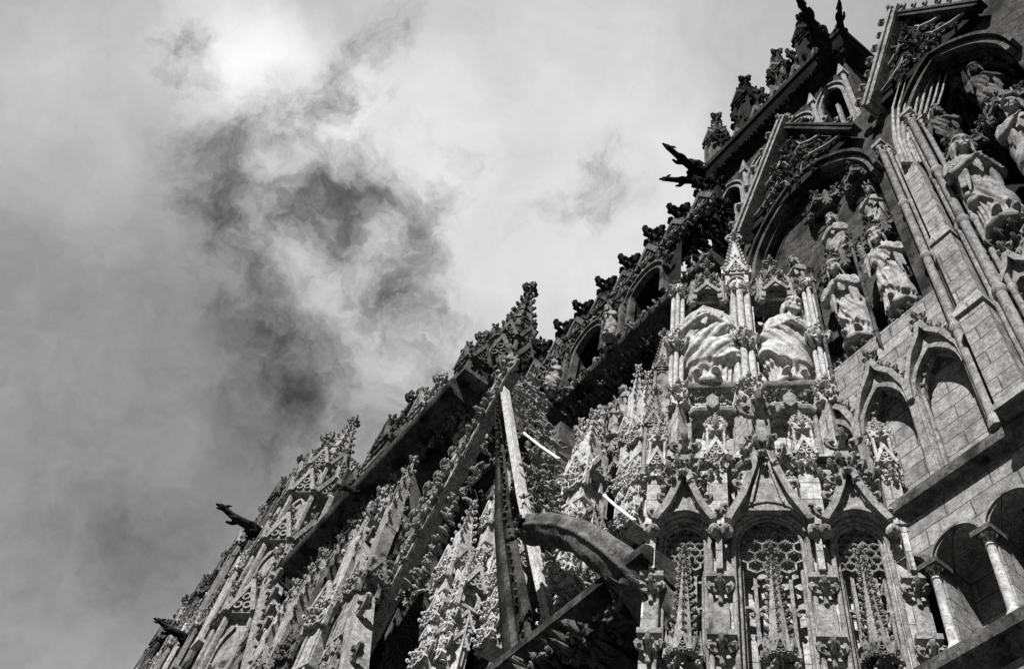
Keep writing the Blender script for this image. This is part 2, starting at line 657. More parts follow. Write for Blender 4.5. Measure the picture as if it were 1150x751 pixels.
def turret(label, loc, r, tiers, hp, mat, rz=0, name='spire_turret'):
    """eight-sided turret: drums ringed with gablets, crocketed spire with bands; tiers = [(radius, height), ...]"""
    t = thing(name, label, 'turret', loc, rz)
    z = 0
    for i, (rr, h) in enumerate(tiers):
        g = G()
        g.poly(8, rr * 0.86, rr * 0.84, z, z + h)
        for j in range(8):
            a = PI / 8 + j * PI / 4
            g.poly(6, rr * 0.09, rr * 0.09, z, z + h, cx=math.cos(a) * rr * 0.92, cy=math.sin(a) * rr * 0.92)
        g.lathe([(rr * 0.9, z - 0.05), (rr * 1.08, z), (rr * 1.06, z + 0.1), (rr * 0.88, z + 0.16)], 8, ph=PI / 8)
        g.lathe([(rr * 0.86, z + h - 0.14), (rr * 1.05, z + h - 0.06), (rr * 1.05, z + h), (rr * 0.84, z + h + 0.05)], 8, ph=PI / 8)
        d = part('drum', g, t, mat)
        gw = 2 * rr * math.sin(PI / 8) * 0.98
        gm = gablet_g(gw, gw * 1.35, gw * 0.16, 2).add(finial_g(gw * 0.34), T(z=gw * 1.35)).mesh('gablet', mat)
        pm = G().sweep(arch(gw * 0.33, z + h * 0.6, h * 0.28, z + 0.15, n=5), -0.03 * rr, 0.05 * rr, -0.05 * rr, 0.03 * rr).mesh('panel_arch', mat)
        for j in range(8):
            a = j * PI / 4
            part('gablet', gm, t, loc=(math.sin(a) * rr * 0.94, -math.cos(a) * rr * 0.94, z + h - 0.02), rot=(0, 0, a))
            part('panel_arch', pm, d, loc=(math.sin(a) * rr * 0.80, -math.cos(a) * rr * 0.80, 0), rot=(0, 0, a))
        z += h
    rr = tiers[-1][0] * 0.86
    sp = part('spire', spire_g(8, rr, hp, bands=5), t, mat, loc=(0, 0, z))
    cm = crocket_g(r * 0.2).mesh('crocket', mat)
    lv = 8
    for i in range(lv):
        f = (i + 0.7) / (lv + 0.5)
        for j in range(8):
            a = PI / 8 + j * PI / 4
            q = rr * (1 - 0.92 * f)
            part('crocket', cm, sp, loc=(math.cos(a) * q, math.sin(a) * q, hp * f), rot=(0, 0, a), s=1 - 0.3 * f)
    part('finial', finial_g(r * 0.45, 2), t, mat, loc=(0, 0, z + hp * 0.97))
    return t


# ---- figures
def statue_mesh(seed, h=2.0, seated=False, head=True, lean=0.0, mat=None, crown=False, arms=1, voxel=0.0125):
    """draped stone figure, feet at the origin, facing -Y; one continuous carved body"""
    rnd = random.Random(seed)
    g = G()
    H = h
    n = 150
    M_ = 130
    ph = [rnd.uniform(0, 6.28) for _ in range(8)]
    side = rnd.choice((-1, 1))
    if seated:
        prof = [(0.0, 0.135, 0.085), (0.17, 0.14, 0.09), (0.2, 0.165, 0.11), (0.36, 0.175, 0.125), (0.50, 0.165, 0.108),
                (0.64, 0.16, 0.088), (0.74, 0.155, 0.075), (0.80, 0.125, 0.07), (0.835, 0.06, 0.05), (0.87, 0.04, 0.042)]
    else:
        prof = [(0.0, 0.130, 0.100), (0.1, 0.120, 0.092), (0.3, 0.115, 0.080), (0.45, 0.112, 0.072), (0.6, 0.105, 0.062),
                (0.70, 0.13, 0.066), (0.765, 0.135, 0.062), (0.81, 0.105, 0.055), (0.835, 0.055, 0.045), (0.87, 0.038, 0.04)]
    swing = rnd.uniform(0.5, 1.0)

    def ridge(a, sharp=0.5):
        # rounded rolls of cloth parted by narrow deep valleys
        v = abs(math.sin(a * 0.5))
        return v ** sharp
    rings = []
    for i in range(M_ + 1):
        f = i / M_ * 0.87
        for a, c in zip(prof[:-1], prof[1:]):
            if a[0] <= f <= c[0] + 1e-9:
                k = (f - a[0]) / (c[0] - a[0])
                rx_, ry_ = a[1] + (c[1] - a[1]) * k, a[2] + (c[2] - a[2]) * k
                break
        fade = min(1, max(0, (0.84 - f) * 9))
        sway = 0.025 * math.sin(f * 4.2 + ph[0]) + lean * f
        fwd = -0.06 * max(0, f - 0.5) / 0.35
        ring = []
        for j in range(n):
            th = 2 * PI * j / n
            c_, s_ = math.cos(th), math.sin(th)
            x = c_ * 0.14
            hem = (0.16 if seated else 0.17) + side * swing * x + 0.018 * math.sin(40 * x + ph[6]) + 0.01 * math.sin(90 * x + ph[5])
            upk = 1 / (1 + math.exp(-(f - hem) / 0.006))
            # cloak: folds fanning from one shoulder across the body
            px, pz = x - side * (0.34 if seated else 0.26), f - (1.12 if seated else 1.25)
            ang = math.atan2(pz, px * side)
            rad = math.hypot(px, pz)
            nz = mnoise.noise(Vector((x * 9 + ph[0], f * 5 + ph[1], s_ * 0.8)))
            pat = min(1.0, max(0.45 if seated else 0.25, 0.68 + 1.1 * mnoise.noise(Vector((x * 7 - ph[2], f * 4.5, s_ + ph[3])))))
            a_c = (46 if seated else 58) * ang + 2.6 * nz + 1.5 * math.sin(7 * rad + ph[1]) + ph[2]
            a_c2 = 135 * ang + 4.0 * nz + 1.6 * math.sin(13 * f + ph[5])
            fo_c = pat * (0.78 * (ridge(a_c) - 0.65) + 0.26 * (ridge(a_c2, 0.7) - 0.6))
            amp_c = (0.072 if seated else 0.060) * min(1, max(0.25, (0.80 - f) * 4))
            lip = 0.012 * math.exp(-max(0, f - hem) / 0.05)
            # skirt: upright tubes
            a_s = 19 * th + 1.2 * math.sin(5 * f + ph[3]) + ph[4] + 0.7 * math.sin(11 * f + 3 * th)
            fo_s = ridge(a_s, 0.55) - 0.65
            d = upk * (fo_c * amp_c + 0.012 + lip) + (1 - upk) * (fo_s * 0.045 * (1.0 if not seated else 0.7) - 0.008)
            d *= fade
            ring.append((H * ((rx_ + d) * c_ + sway), H * ((ry_ + d) * s_ + fwd), H * f))
        rings.append(ring)
    g.loft(rings)
    sx0 = 0.025 * math.sin(0.77 * 4.2 + ph[0]) + lean * 0.77
    fy = -0.05
    for sx in (-1, 1):
        g.blob((H * sx * 0.055, -H * 0.115, H * 0.02), (H * 0.032, H * 0.06, H * 0.026), 10, 7)
    for sx in (-1, 1):
        sh = Vector((sx * 0.118 + sx0, fy, 0.765))
        el = sh + Vector((sx * 0.045, 0.02 - 0.02 * arms, -0.165))
        if arms == 2 and sx == side:
            ha = el + Vector((sx * 0.0, -0.10, 0.14))
        elif arms == 1 or sx != side:
            ha = Vector((sx * rnd.uniform(0.01, 0.06) + sx0, fy - 0.10, rnd.uniform(0.60, 0.67)))
        else:
            ha = el + Vector((0.0, -0.05, -0.14))
        m1 = (sh + el) / 2 + Vector((sx * 0.01, 0, 0))
        P_ = [sh, m1, el, (el + ha) / 2, ha]
        g.tube([tuple(p * H) for p in P_], [0.042 * H, 0.046 * H, 0.043 * H, 0.034 * H, 0.026 * H], 12)
        # creases round the sleeve
        for q in range(5):
            c = sh.lerp(el, 0.2 + 0.19 * q)
            g.tube([tuple((c + Vector((-0.03 * sx, -0.036, 0.02))) * H), tuple((c + Vector((0.012 * sx, -0.046, -0.004))) * H), tuple((c + Vector((0.042 * sx, -0.015, -0.012))) * H)], [0.006 * H, 0.011 * H, 0.006 * H], 6)
        # sleeve mouth and the cloth that falls from the forearm
        mid = el.lerp(ha, 0.55)
        for q in range(3):
            o = Vector((0.016 * (q - 1) * sx, 0.012 * q, 0))
            ln = 0.26 - 0.05 * q + rnd.uniform(-0.03, 0.03)
            g.tube([tuple((mid + o) * H), tuple((mid + o + Vector((0.006 * sx, 0.015, -ln * 0.5))) * H), tuple((mid + o + Vector((0.02 * sx, 0.03, -ln))) * H)], [0.018 * H, 0.019 * H, 0.008 * H], 8)
        dr = (ha - el).normalized()
        g.blob(tuple((ha + dr * 0.015) * H), (0.022 * H, 0.022 * H, 0.02 * H), 9, 6)
        for q in range(4):
            o = Vector((0.011 * (q - 1.5), 0, 0.007 * (q - 1.5)))
            l = (0.034, 0.042, 0.044, 0.036)[q]
            g.tube([tuple((ha + o + dr * 0.02) * H), tuple((ha + o + dr * (0.02 + l * 0.6)) * H), tuple((ha + o + dr * (0.02 + l) + Vector((-sx * 0.01, 0, -0.01))) * H)], [0.0088 * H, 0.0084 * H, 0.006 * H], 6)
        g.tube([tuple(ha * H), tuple((ha + Vector((-sx * 0.026, -0.008, 0.022))) * H)], [0.010 * H, 0.0075 * H], 6)
    g.lathe([(0.125 * H, -0.05 * H), (0.135 * H, -0.03 * H), (0.13 * H, 0.006 * H)], 8, 0, -0.01 * H, PI / 8)
    if head:
        hx = 0.025 * math.sin(0.93 * 4.2 + ph[0]) + lean * 0.92
        cz, cy = 0.925, -0.115
        e = 1.22
        tl = rnd.uniform(-0.012, 0.012)
        turn = rnd.uniform(-0.4, 0.4)
        ct, st_ = math.cos(turn), math.sin(turn)

        def P(x, y, z):
            x, y = x * ct - y * st_, x * st_ + y * ct
            return (H * (hx + x * e + tl * (z - cz) * 10), H * (cy + y * e - (z - cz) * 0.30), H * (cz + 0.01 + (z - cz) * e))
        S = lambda *r: tuple(H * q * e for q in r)
        g.tube([(H * sx0, H * fy, H * 0.79), (H * hx, H * (cy + 0.03), H * 0.9)], [0.045 * H, 0.038 * H], 10)
        g.blob(P(0, 0.012, cz + 0.01), S(0.046, 0.055, 0.060), 16, 11)
        g.blob(P(0, -0.018, cz - 0.028), S(0.034, 0.036, 0.040), 12, 8)
        g.tube([P(0, -0.045, cz + 0.014), P(0, -0.058, cz - 0.012), P(0, -0.066, cz - 0.022)], [0.006 * H, 0.008 * H, 0.011 * H], 7)
        g.blob(P(0, -0.038, cz + 0.019), S(0.036, 0.013, 0.0075), 10, 6)
        g.blob(P(0, -0.050, cz - 0.041), S(0.017, 0.008, 0.006), 8, 5)
        g.blob(P(0, -0.048, cz - 0.060), S(0.014, 0.011, 0.011), 8, 5)
        for sx in (-1, 1):
            g.blob(P(sx * 0.019, -0.040, cz + 0.003), S(0.0095, 0.006, 0.006), 7, 5)
            g.blob(P(sx * 0.028, -0.036, cz - 0.018), S(0.012, 0.010, 0.012), 7, 5)
            g.blob(P(sx * 0.047, 0.008, cz - 0.006), S(0.009, 0.014, 0.02), 7, 5)
            for q in range(3):
                dx = 0.010 * q
                g.tube([P(sx * (0.036 + dx), 0.0 + 0.018 * q, cz + 0.045), P(sx * (0.052 + dx * 0.3), 0.004 + 0.02 * q, cz), P(sx * (0.054 + 0.004 * math.sin(q * 2 + ph[1])), 0.0 + 0.022 * q, cz - 0.05), P(sx * (0.058), 0.006 + 0.02 * q, cz - 0.10)],
                       [0.009 * H, 0.013 * H, 0.013 * H, 0.008 * H], 7)
        if rnd.random() < 0.65:
            for q in range(5):
                xq = (q - 2) * 0.011
                g.tube([P(xq, -0.044, cz - 0.05), P(xq * 1.3 + 0.004 * math.sin(q * 3), -0.054, cz - 0.085), P(xq * 0.9, -0.045, cz - 0.125 + abs(q - 2) * 0.012)], [0.010 * H, 0.0105 * H, 0.005 * H], 7)
        g.blob(P(0, 0.028, cz + 0.02), S(0.054, 0.054, 0.055), 12, 8)
        for q in range(9):
            a = PI * (q + 0.5) / 9
            g.tube([P(0.02 * math.cos(a), 0.0, cz + 0.07), P(0.045 * math.cos(a), -0.036 * math.sin(a) + 0.005, cz + 0.048), P(0.05 * math.cos(a), -0.042 * math.sin(a) + 0.006, cz + 0.034)], [0.009 * H, 0.010 * H, 0.006 * H], 6)
        if crown:
            g.tube([P(0.055 * math.cos(a), 0.012 + 0.058 * math.sin(a), cz + 0.045) for a in [2 * PI * j / 16 for j in range(17)]], 0.011 * H, 6)
            for j in range(8):
                a = 2 * PI * j / 8
                g.tube([P(0.055 * math.cos(a), 0.012 + 0.058 * math.sin(a), cz + 0.045), P(0.064 * math.cos(a), 0.012 + 0.066 * math.sin(a), cz + 0.09)], [0.014 * H, 0.008 * H], 6)
    else:
        # broken at the neck, the cloak bunched over the shoulders
        g.blob((H * sx0, H * fy, H * 0.80), (0.12 * H, 0.07 * H, 0.05 * H), 14, 9)
        for q in range(4):
            g.tube([(H * (sx0 - 0.13 + 0.02 * q), H * (fy - 0.0), H * (0.79 - 0.02 * q)), (H * (sx0 - 0.01 * q), H * (fy - 0.075 - 0.008 * q), H * (0.815 - 0.035 * q)), (H * (sx0 + 0.13), H * (fy - 0.02), H * (0.80 - 0.01 * q))],
                   [0.012 * H, 0.019 * H, 0.012 * H], 8)
    return g.carve('body', mat or STONE, voxel * h / 2.0, 1)


def statue(name, label, loc, me, rz=0, group=None, s=1.0, cat='statue'):
    o = part(name, me, None, loc=loc, rot=(0, 0, rz), s=s)
    tag(o, label, cat, group)
    return o


def gargoyle_mesh(L, mat, wings=True, seed=0):
    """beast stretched out along -Y from the wall at the origin"""
    random.seed(seed)
    g = G()
    g.tube([(0, 0.25, -0.05), (0, 0, 0), (0, -0.3, 0.06), (0, -0.55, 0.03), (0, -0.75, 0.06), (0, -0.88, 0.10)], [0.15, 0.15, 0.14, 0.115, 0.085, 0.08], 12)
    g.blob((0, -0.93, 0.12), (0.085, 0.10, 0.085), 10, 7)
    g.tube([(0, -0.95, 0.13), (0, -1.04, 0.125), (0, -1.09, 0.10)], [0.06, 0.045, 0.03], 8)
    g.tube([(0, -0.93, 0.075), (0, -1.0, 0.03), (0, -1.05, 0.01)], [0.05, 0.035, 0.022], 8)
    for sx in (-1, 1):
        g.tube([(sx * 0.06, -0.9, 0.18), (sx * 0.085, -0.85, 0.215), (sx * 0.095, -0.80, 0.225)], [0.035, 0.03, 0.012], 6)
        g.blob((sx * 0.045, -0.99, 0.175), 0.022, 6, 5)
        g.tube([(sx * 0.10, -0.15, -0.02), (sx * 0.19, -0.32, -0.02), (sx * 0.17, -0.18, -0.16), (sx * 0.16, -0.30, -0.20)], [0.10, 0.09, 0.05, 0.04], 8)
        g.tube([(sx * 0.09, -0.6, 0.0), (sx * 0.13, -0.66, -0.08), (sx * 0.11, -0.76, -0.13)], [0.065, 0.05, 0.035], 8)
        if wings:
            g.loft([[(sx * 0.10, -0.5, 0.10), (sx * 0.13, -0.5, 0.12), (sx * 0.12, -0.42, 0.06)],
                    [(sx * 0.2, -0.3, 0.22), (sx * 0.24, -0.3, 0.25), (sx * 0.2, -0.1, 0.05)],
                    [(sx * 0.22, 0.0, 0.30), (sx * 0.26, 0.02, 0.31), (sx * 0.2, 0.1, 0.16)]])
    for i in range(7):
        g.blob((0, -0.1 - 0.1 * i, 0.17 - 0.012 * i), (0.02, 0.045, 0.045), 6, 4)
    o = G()
    o.add(g, T(s=(L * 0.70 / 1.08, L / 1.08, L * 0.74 / 1.08)))
    return o.carve('body', mat, 0.013 * L, 1)


def gargoyle(label, base, tip, mat=None, wings=True, seed=0, group=None):
    base, tip = Vector(base), Vector(tip)
    d = tip - base
    L = round(d.length, 2)
    me = cached(('garg', L, seed), lambda: gargoyle_mesh(L, mat or BLACK, wings, seed))
    o = part('gargoyle', me, None, loc=base)
    o.rotation_euler = (-math.atan2(d.z, math.hypot(d.x, d.y)), 0, math.atan2(d.x, -d.y))
    tag(o, label, 'gargoyle', group)
    return o


# ---- canopy and console for statue niches
def canopy(label, loc, w, mat, rz=0, h=1.3, group=None, crest=True):
    """projecting canopy: three nodding arches with crockets over a dark hollow, lumps of tabernacle work above"""
    t = thing('statue_canopy', label, 'canopy', loc, rz, group)

    def front():
        g = G()
        fw = w * 0.52
        p = arch(fw * 0.40, 0.05, fw * 0.38, -0.12 * w, n=6)
        bay(g, -fw / 2, fw / 2, -0.12 * w, fw * 0.62, p, -0.03 * w, 0.03 * w, back=False)
        g.box(-fw / 2, fw / 2, -0.03 * w, 0.03 * w, fw * 0.621, fw * 0.66)
        g.sweep(p, -0.02 * w, 0.06 * w, -0.10 * w, -0.02 * w)
        g.sweep([(-fw * 0.46, 0.16 * fw), (-fw * 0.2, fw * 0.55), (-0.04 * fw, fw * 0.8), (0, fw * 1.1)], -0.05 * w, 0.02 * w, -0.13 * w, -0.03 * w)
        g.sweep([(0, fw * 1.1), (0.04 * fw, fw * 0.8), (fw * 0.2, fw * 0.55), (fw * 0.46, 0.16 * fw)], -0.05 * w, 0.02 * w, -0.128 * w, -0.03 * w)
        for sx in (-1, 1):
            g.box(sx * fw / 2 - 0.04 * w, sx * fw / 2 + 0.04 * w, -0.07 * w, 0.04 * w, -0.2 * w, fw * 0.95)
            g.poly(4, 0.06 * w, 0.005, fw * 0.95, fw * 1.35, cx=sx * fw / 2, cy=-0.01 * w)
            for f in (0.35, 0.65):
                g.add(crocket_g(0.11 * w), T(sx * fw * 0.4 * (1 - f), -0.08 * w, fw * (0.3 + 0.7 * f), rz=0 if sx > 0 else PI))
        g.add(finial_g(0.22 * w), T(0, -0.08 * w, fw * 1.08))
        return g.mesh('canopy_arch', mat)
    fm = cached(('can', round(w, 3), mat.name), front)
    for a in (-PI / 3, 0, PI / 3):
        part('canopy_arch', fm, t, loc=(math.sin(a) * w * 0.45, -math.cos(a) * w * 0.45, 0), rot=(0, 0, a))
    g = G()
    g.loft([[(math.cos(a) * w * 0.42, -math.sin(a) * w * 0.42, z) for a in [PI * j / 6 for j in range(7)]] + [(-w * 0.42, 0.1, z), (w * 0.42, 0.1, z)][:2] for z in (w * 0.24, w * 0.36)])
    part('vault', cached(('cv', round(w, 3), mat.name), lambda: g.mesh('vault', mat)), t)
    if crest:
        def mk():
            random.seed(int(w * 100))
            q = G()
            q.poly(6, w * 0.36, w * 0.12, w * 0.3, h, cy=-w * 0.08)
            q.poly(6, w * 0.12, 0.01, h, h * 1.45, cy=-w * 0.08)
            for k in range(5):
                f = k / 5
                rr = w * (0.44 - 0.30 * f)
                for j in range(8):
                    a = 2 * PI * (j + 0.5 * (k % 2)) / 8
                    q.add(crocket_g(w * 0.16), T(math.cos(a) * rr * 0.8, math.sin(a) * rr * 0.8 - w * 0.08, w * 0.42 + (h - w * 0.42) * f, rz=a))
                    if j % 2:
                        q.poly(4, w * 0.045, 0.004, w * 0.42 + (h - w * 0.42) * f, w * 0.42 + (h - w * 0.42) * f + w * 0.34, cx=math.cos(a) * rr, cy=math.sin(a) * rr - w * 0.08)
            q.add(finial_g(w * 0.22), T(0, -w * 0.08, h * 1.42))
            return q.mesh('tabernacle_spire', mat)
        part('tabernacle_spire', cached(('ct', round(w, 3), round(h, 2), mat.name), mk), t)
    return t


def console(label, loc, w, h, mat, rz=0, group=None):
    t = thing('statue_console', label, 'console', loc, rz, group)

    def bell():
        g = G()
        n = 14
        prof = [(0.06, -h), (0.14, -h * 0.92), (0.2, -h * 0.7), (0.3, -h * 0.45), (0.42, -h * 0.3), (0.5, -h * 0.22), (0.5, -h * 0.14), (0.46, -h * 0.1), (0.52, -h * 0.06), (0.52, 0)]
        g.loft([[(r * w * math.cos(PI * j / n), -r * w * 0.85 * math.sin(PI * j / n), z) for j in range(n + 1)] for r, z in prof])
        return g.mesh('corbel', mat)

    def leaf():
        g = G()
        for k in range(3):
            for j in range(8):
                a = PI * (j + 0.5 + 0.3 * (k % 2)) / 8.6
                r = w * (0.22 + 0.11 * k)
                g.add(crocket_g(w * 0.17), T(r * math.cos(a), -r * 0.85 * math.sin(a), -h * (0.85 - 0.24 * k), rz=-a))
        return g.mesh('leafwork', mat)
    part('corbel', cached(('cb', round(w, 2), round(h, 2), mat.name), bell), t)
    part('leafwork', cached(('cl', round(w, 2), round(h, 2), mat.name), leaf), t)
    return t


def cornice_g(L, prof):
    """moulding along X from 0 to L; prof = (y, z) points of the section"""
    return G().loft([[(0, y, z) for y, z in prof], [(L, y, z) for y, z in prof]])


def big_gable(label, loc, w, h, mat, rz=0, rake=0.28, depth=0.5, name='openwork_gable', crk=9, trac='mouchette', band=False, tmat=None, rmat=None, rside=None):
    """steep openwork gable, foot centred at loc: two moulded rakes, tracery, crockets, finial; w = half-width at the foot"""
    t = thing(name, label, 'gable', loc, rz)
    L = math.hypot(w, h)
    ux, uz = w / L, h / L
    rake0, depth0 = rake, depth
    for sx in (-1, 1):
        rake, depth = (rside if (rside and sx > 0) else (rake0, depth0))
        g = G()
        p0, p1 = (sx * w, 0), (0, h)
        path = [p0, p1] if sx < 0 else ([p1, (w * 0.24, h * 0.74), (w * 0.47, h * 0.5), (w * 0.73, h * 0.25), p0] if rside and band else [p1, p0])
        e = 0.0 if sx < 0 else 0.003
        g.sweep(path, -rake, -rake * 0.05, -depth * 0.5 + e, depth * 0.5 - e)
        g.sweep(path, -rake * 0.25, rake * 0.12, -depth * 0.64 + e, depth * 0.6 - e)
        g.sweep(path, -rake * 0.98, -rake * 0.75, -depth * 0.62 + e, depth * 0.58 - e)
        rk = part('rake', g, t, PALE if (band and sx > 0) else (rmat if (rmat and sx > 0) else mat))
        if band and sx < 0:
            # running leaf trail laid along the rake
            q = G()
            m = int(L / (rake * 0.32))
            random.seed(5)
            for i in range(m):
                f = (i + 0.5) / m
                x, z = sx * w * (1 - f), h * f
                q.add(crocket_g(rake * random.uniform(0.35, 0.6)), T(x - sx * uz * rake * random.uniform(0.2, 0.65), -depth * 0.5, z - ux * rake * 0.5, rx=PI / 2, rz=random.uniform(-0.6, 0.6)))
            part('leaf_trail', q, rk, mat)
        cm = cached(('bgc', round(rake, 2), mat.name), lambda: crocket_g(rake * 1.15).add(crocket_g(rake * 0.6), T(x=rake * 0.1, z=rake * 0.45)).mesh('crocket', mat))
        for i in range(crk if not (band and sx > 0) else 0):
            f = (i + 0.5) / (crk + 0.2)
            part('crocket', cm, rk, loc=(sx * w * (1 - f), -depth * 0.45 + random.uniform(-0.02, 0.02), h * f), rot=(0, 0, 0 if sx > 0 else PI), s=random.uniform(0.85, 1.15))
    rake, depth = rake0, depth0
    iw = w - rake * L / h * 1.05
    ih = h * iw / w
    if trac:
        g = G()
        if trac == 'mouchette':
            z = ih * 0.06
            while z < ih * 0.8:
                hw = iw * (1 - z / ih)
                r = hw * 0.42
                k = max(1, int(round(hw / 0.55)))
                for j in range(k):
                    cx = -hw + (j + 0.5) * 2 * hw / k
                    rr = min(hw / k, 0.6) * 0.88
                    g.sweep([(cx + math.cos(a) * rr, z + rr + math.sin(a) * rr) for a in [2 * PI * i / 12 for i in range(12)]], -0.035, 0.035, -depth * 0.2, depth * 0.2, True)
                    for q in range(4):
                        a = q * PI / 2 + PI / 4
                        g.sweep([(cx + math.cos(a) * rr * 0.55 + math.cos(b) * rr * 0.36, z + rr + math.sin(a) * rr * 0.55 + math.sin(b) * rr * 0.36) for b in [2 * PI * i / 7 for i in range(7)]], -0.02, 0.02, -depth * 0.14, depth * 0.14, True)
                z += 2 * min(hw / k, 0.6) * 0.9
        else:
            # flowing ribs that rise from both rakes
            for i in range(2):
                f = (i * 1.7 + 0.4) / 4.4
                x, z = iw * (1 - f), ih * f
                for sx in (-1, 1):
                    g.sweep([(sx * x, z), (sx * x * 0.6, z + ih * 0.02), (sx * x * 0.25, z + ih * 0.09), (0, z + ih * 0.2)], -0.035, 0.035, -depth * 0.2 + 0.003 * (sx > 0), depth * 0.2)
            g.sweep([(-0.001, 0), (0, ih)], -0.04, 0.04, -depth * 0.24, depth * 0.22)
        part('tracery', g, t, tmat or mat)
    part('finial', finial_g(rake * 1.5, 2), t, mat, loc=(0, 0, h - rake * 0.1))
    return t

# ================================================================== the place

ground = part('ground', G().box(-400, 400, -400, 400, -0.5, 0.0), None, PAVE)
ground['kind'] = 'structure'

# ---------------------------------------------------------------- lower wall with the round-arched arcade
wl = thing('arcaded_wall', 'coursed lower wall with round arches on slim columns, under the plain string course', 'wall', (-5.2, 0, 0))
g = G()
X0 = -5.2
g.box(0, 8.2, 0.0, 1.6, 0, 8.99)
ctr = [-4.72 + 0.70 * i for i in range(11)]
for i, c in enumerate(ctr):
    c -= X0
    bay(g, c - 0.35, c + 0.35, 8.99, 11.05, arch(0.285, 10.19, 0.284, 9.0, cx=c, n=7), 0.0, 0.50)
g.box(0, 8.2, 0.52, 1.6, 8.99, 11.3)
part('wall', g, wl, ASHX)
part('ledge', cornice_g(8.2, [(0.0, 8.62), (-0.05, 8.64), (-0.08, 8.72), (-0.19, 8.80), (-0.20, 8.94), (-0.15, 8.985), (0.3, 9.005)]), wl, GREY)
part('string_course', cornice_g(8.2, [(0.005, 11.04), (-0.04, 11.06), (-0.07, 11.14), (-0.14, 11.18), (-0.155, 11.26), (-0.13, 11.36), (0.3, 11.42)]), wl, GREY)
hm = G().sweep(arch(0.285, 10.19, 0.284, n=8), 0.0, 0.085, -0.05, 0.05).add(G().sweep(arch(0.285, 10.19, 0.284, n=8), 0.03, 0.06, -0.075, 0.02)).mesh('arch_moulding', ASHX)
colm = G().lathe([(0.085, 9.0), (0.085, 9.05), (0.062, 9.09), (0.055, 9.14), (0.05, 9.97), (0.062, 9.98), (0.06, 10.0), (0.05, 10.01), (0.075, 10.08), (0.10, 10.12)], 12).mesh('column', PALE)
capg = G().box(-0.12, 0.12, -0.12, 0.16, 10.12, 10.19)
random.seed(3)
for j in range(8):
    capg.add(crocket_g(0.06), T(0.055 * math.cos(j * PI / 4), 0.055 * math.sin(j * PI / 4), 10.04, rz=j * PI / 4))
capm = capg.mesh('capital', GREY)
for i, c in enumerate(ctr[:7]):
    part('arch_moulding', hm, wl, loc=(c - X0, 0, 0))
    q = part('column', colm, wl, loc=(c - X0 + 0.35, -0.03, 0))
    part('capital', capm, q)

# ---------------------------------------------------------------- storey of blind pointed arches, then the statue niches and great arches
up = thing('niche_wall', 'tall wall of blind pointed arches under two deep gabled statue niches', 'wall', (0, 0, 0))
g = G()
bl = [-6.2, -5.32, -4.44, -3.56, -2.1, -1.22, -0.34, 0.54]
for c in bl:
    bay(g, c - 0.44, c + 0.44, 11.35, 14.9, arch(0.355, 12.95, 0.72, 11.45, cx=c, n=8), 0.0, 0.20)
g.box(-3.12, -2.54, 0.0, 0.4, 11.35, 14.9)
part('wall', g, up, ASHX)
jm = G()
for sx in (-1, 1):
    jm.tube([(sx * 0.385, -0.035, 11.4), (sx * 0.385, -0.035, 12.95)], 0.03, 8)
    jm.tube([(sx * 0.33, 0.05, 11.45), (sx * 0.33, 0.05, 12.95)], 0.025, 8)
A1 = arch(0.355, 12.95, 0.72, n=9)
jm.sweep(A1, 0.0, 0.075, -0.07, 0.03)
jm.sweep(A1, -0.05, 0.0, 0.04, 0.1)
# cusped fringe hanging inside the arch
for i in range(3, len(A1) - 3, 2):
    x, z = A1[i]
    d = Vector((0 - x, 0, 12.95 - z)).normalized()
    jm.tube([(x, 0.03, z), (x + d.x * 0.07, 0.03, z + d.z * 0.07)], [0.03, 0.015], 5)
jmm = jm.mesh('arch_moulding', STONE)
gb = G()
for sx in (-1, 1):
    p = [(sx * 0.43, 12.9), (sx * 0.40, 13.3), (sx * 0.26, 13.75), (sx * 0.08, 14.02), (0, 14.3)]
    gb.sweep(p if sx < 0 else p[::-1], -0.03, 0.05, -0.11 + 0.002 * sx, 0.02)
    for f, (x, z) in enumerate([(0.40, 13.25), (0.36, 13.5), (0.27, 13.76), (0.17, 13.92), (0.06, 14.1)]):
        gb.add(crocket_g(0.11), T(sx * x, -0.05, z, rz=0 if sx > 0 else PI))
gb.add(finial_g(0.2, 1), T(0, -0.06, 14.3))
gbm = gb.mesh('hood_gablet', STONE)
for c in bl:
    part('arch_moulding', jmm, up, loc=(c, 0, 0))
    part('hood_gablet', gbm, up, loc=(c, 0, 0))
# little pinnacled strips between the blind arches
sm = G().box(-0.035, 0.035, -0.06, 0.0, 11.4, 13.1).add(spire_g(4, 0.05, 0.6), T(0, -0.04, 13.1)).mesh('strip_pinnacle', STONE)
for c in (-5.76, -4.88, -4.0, -1.66, -0.78):
    part('strip_pinnacle', sm, up, loc=(c, 0, 0))
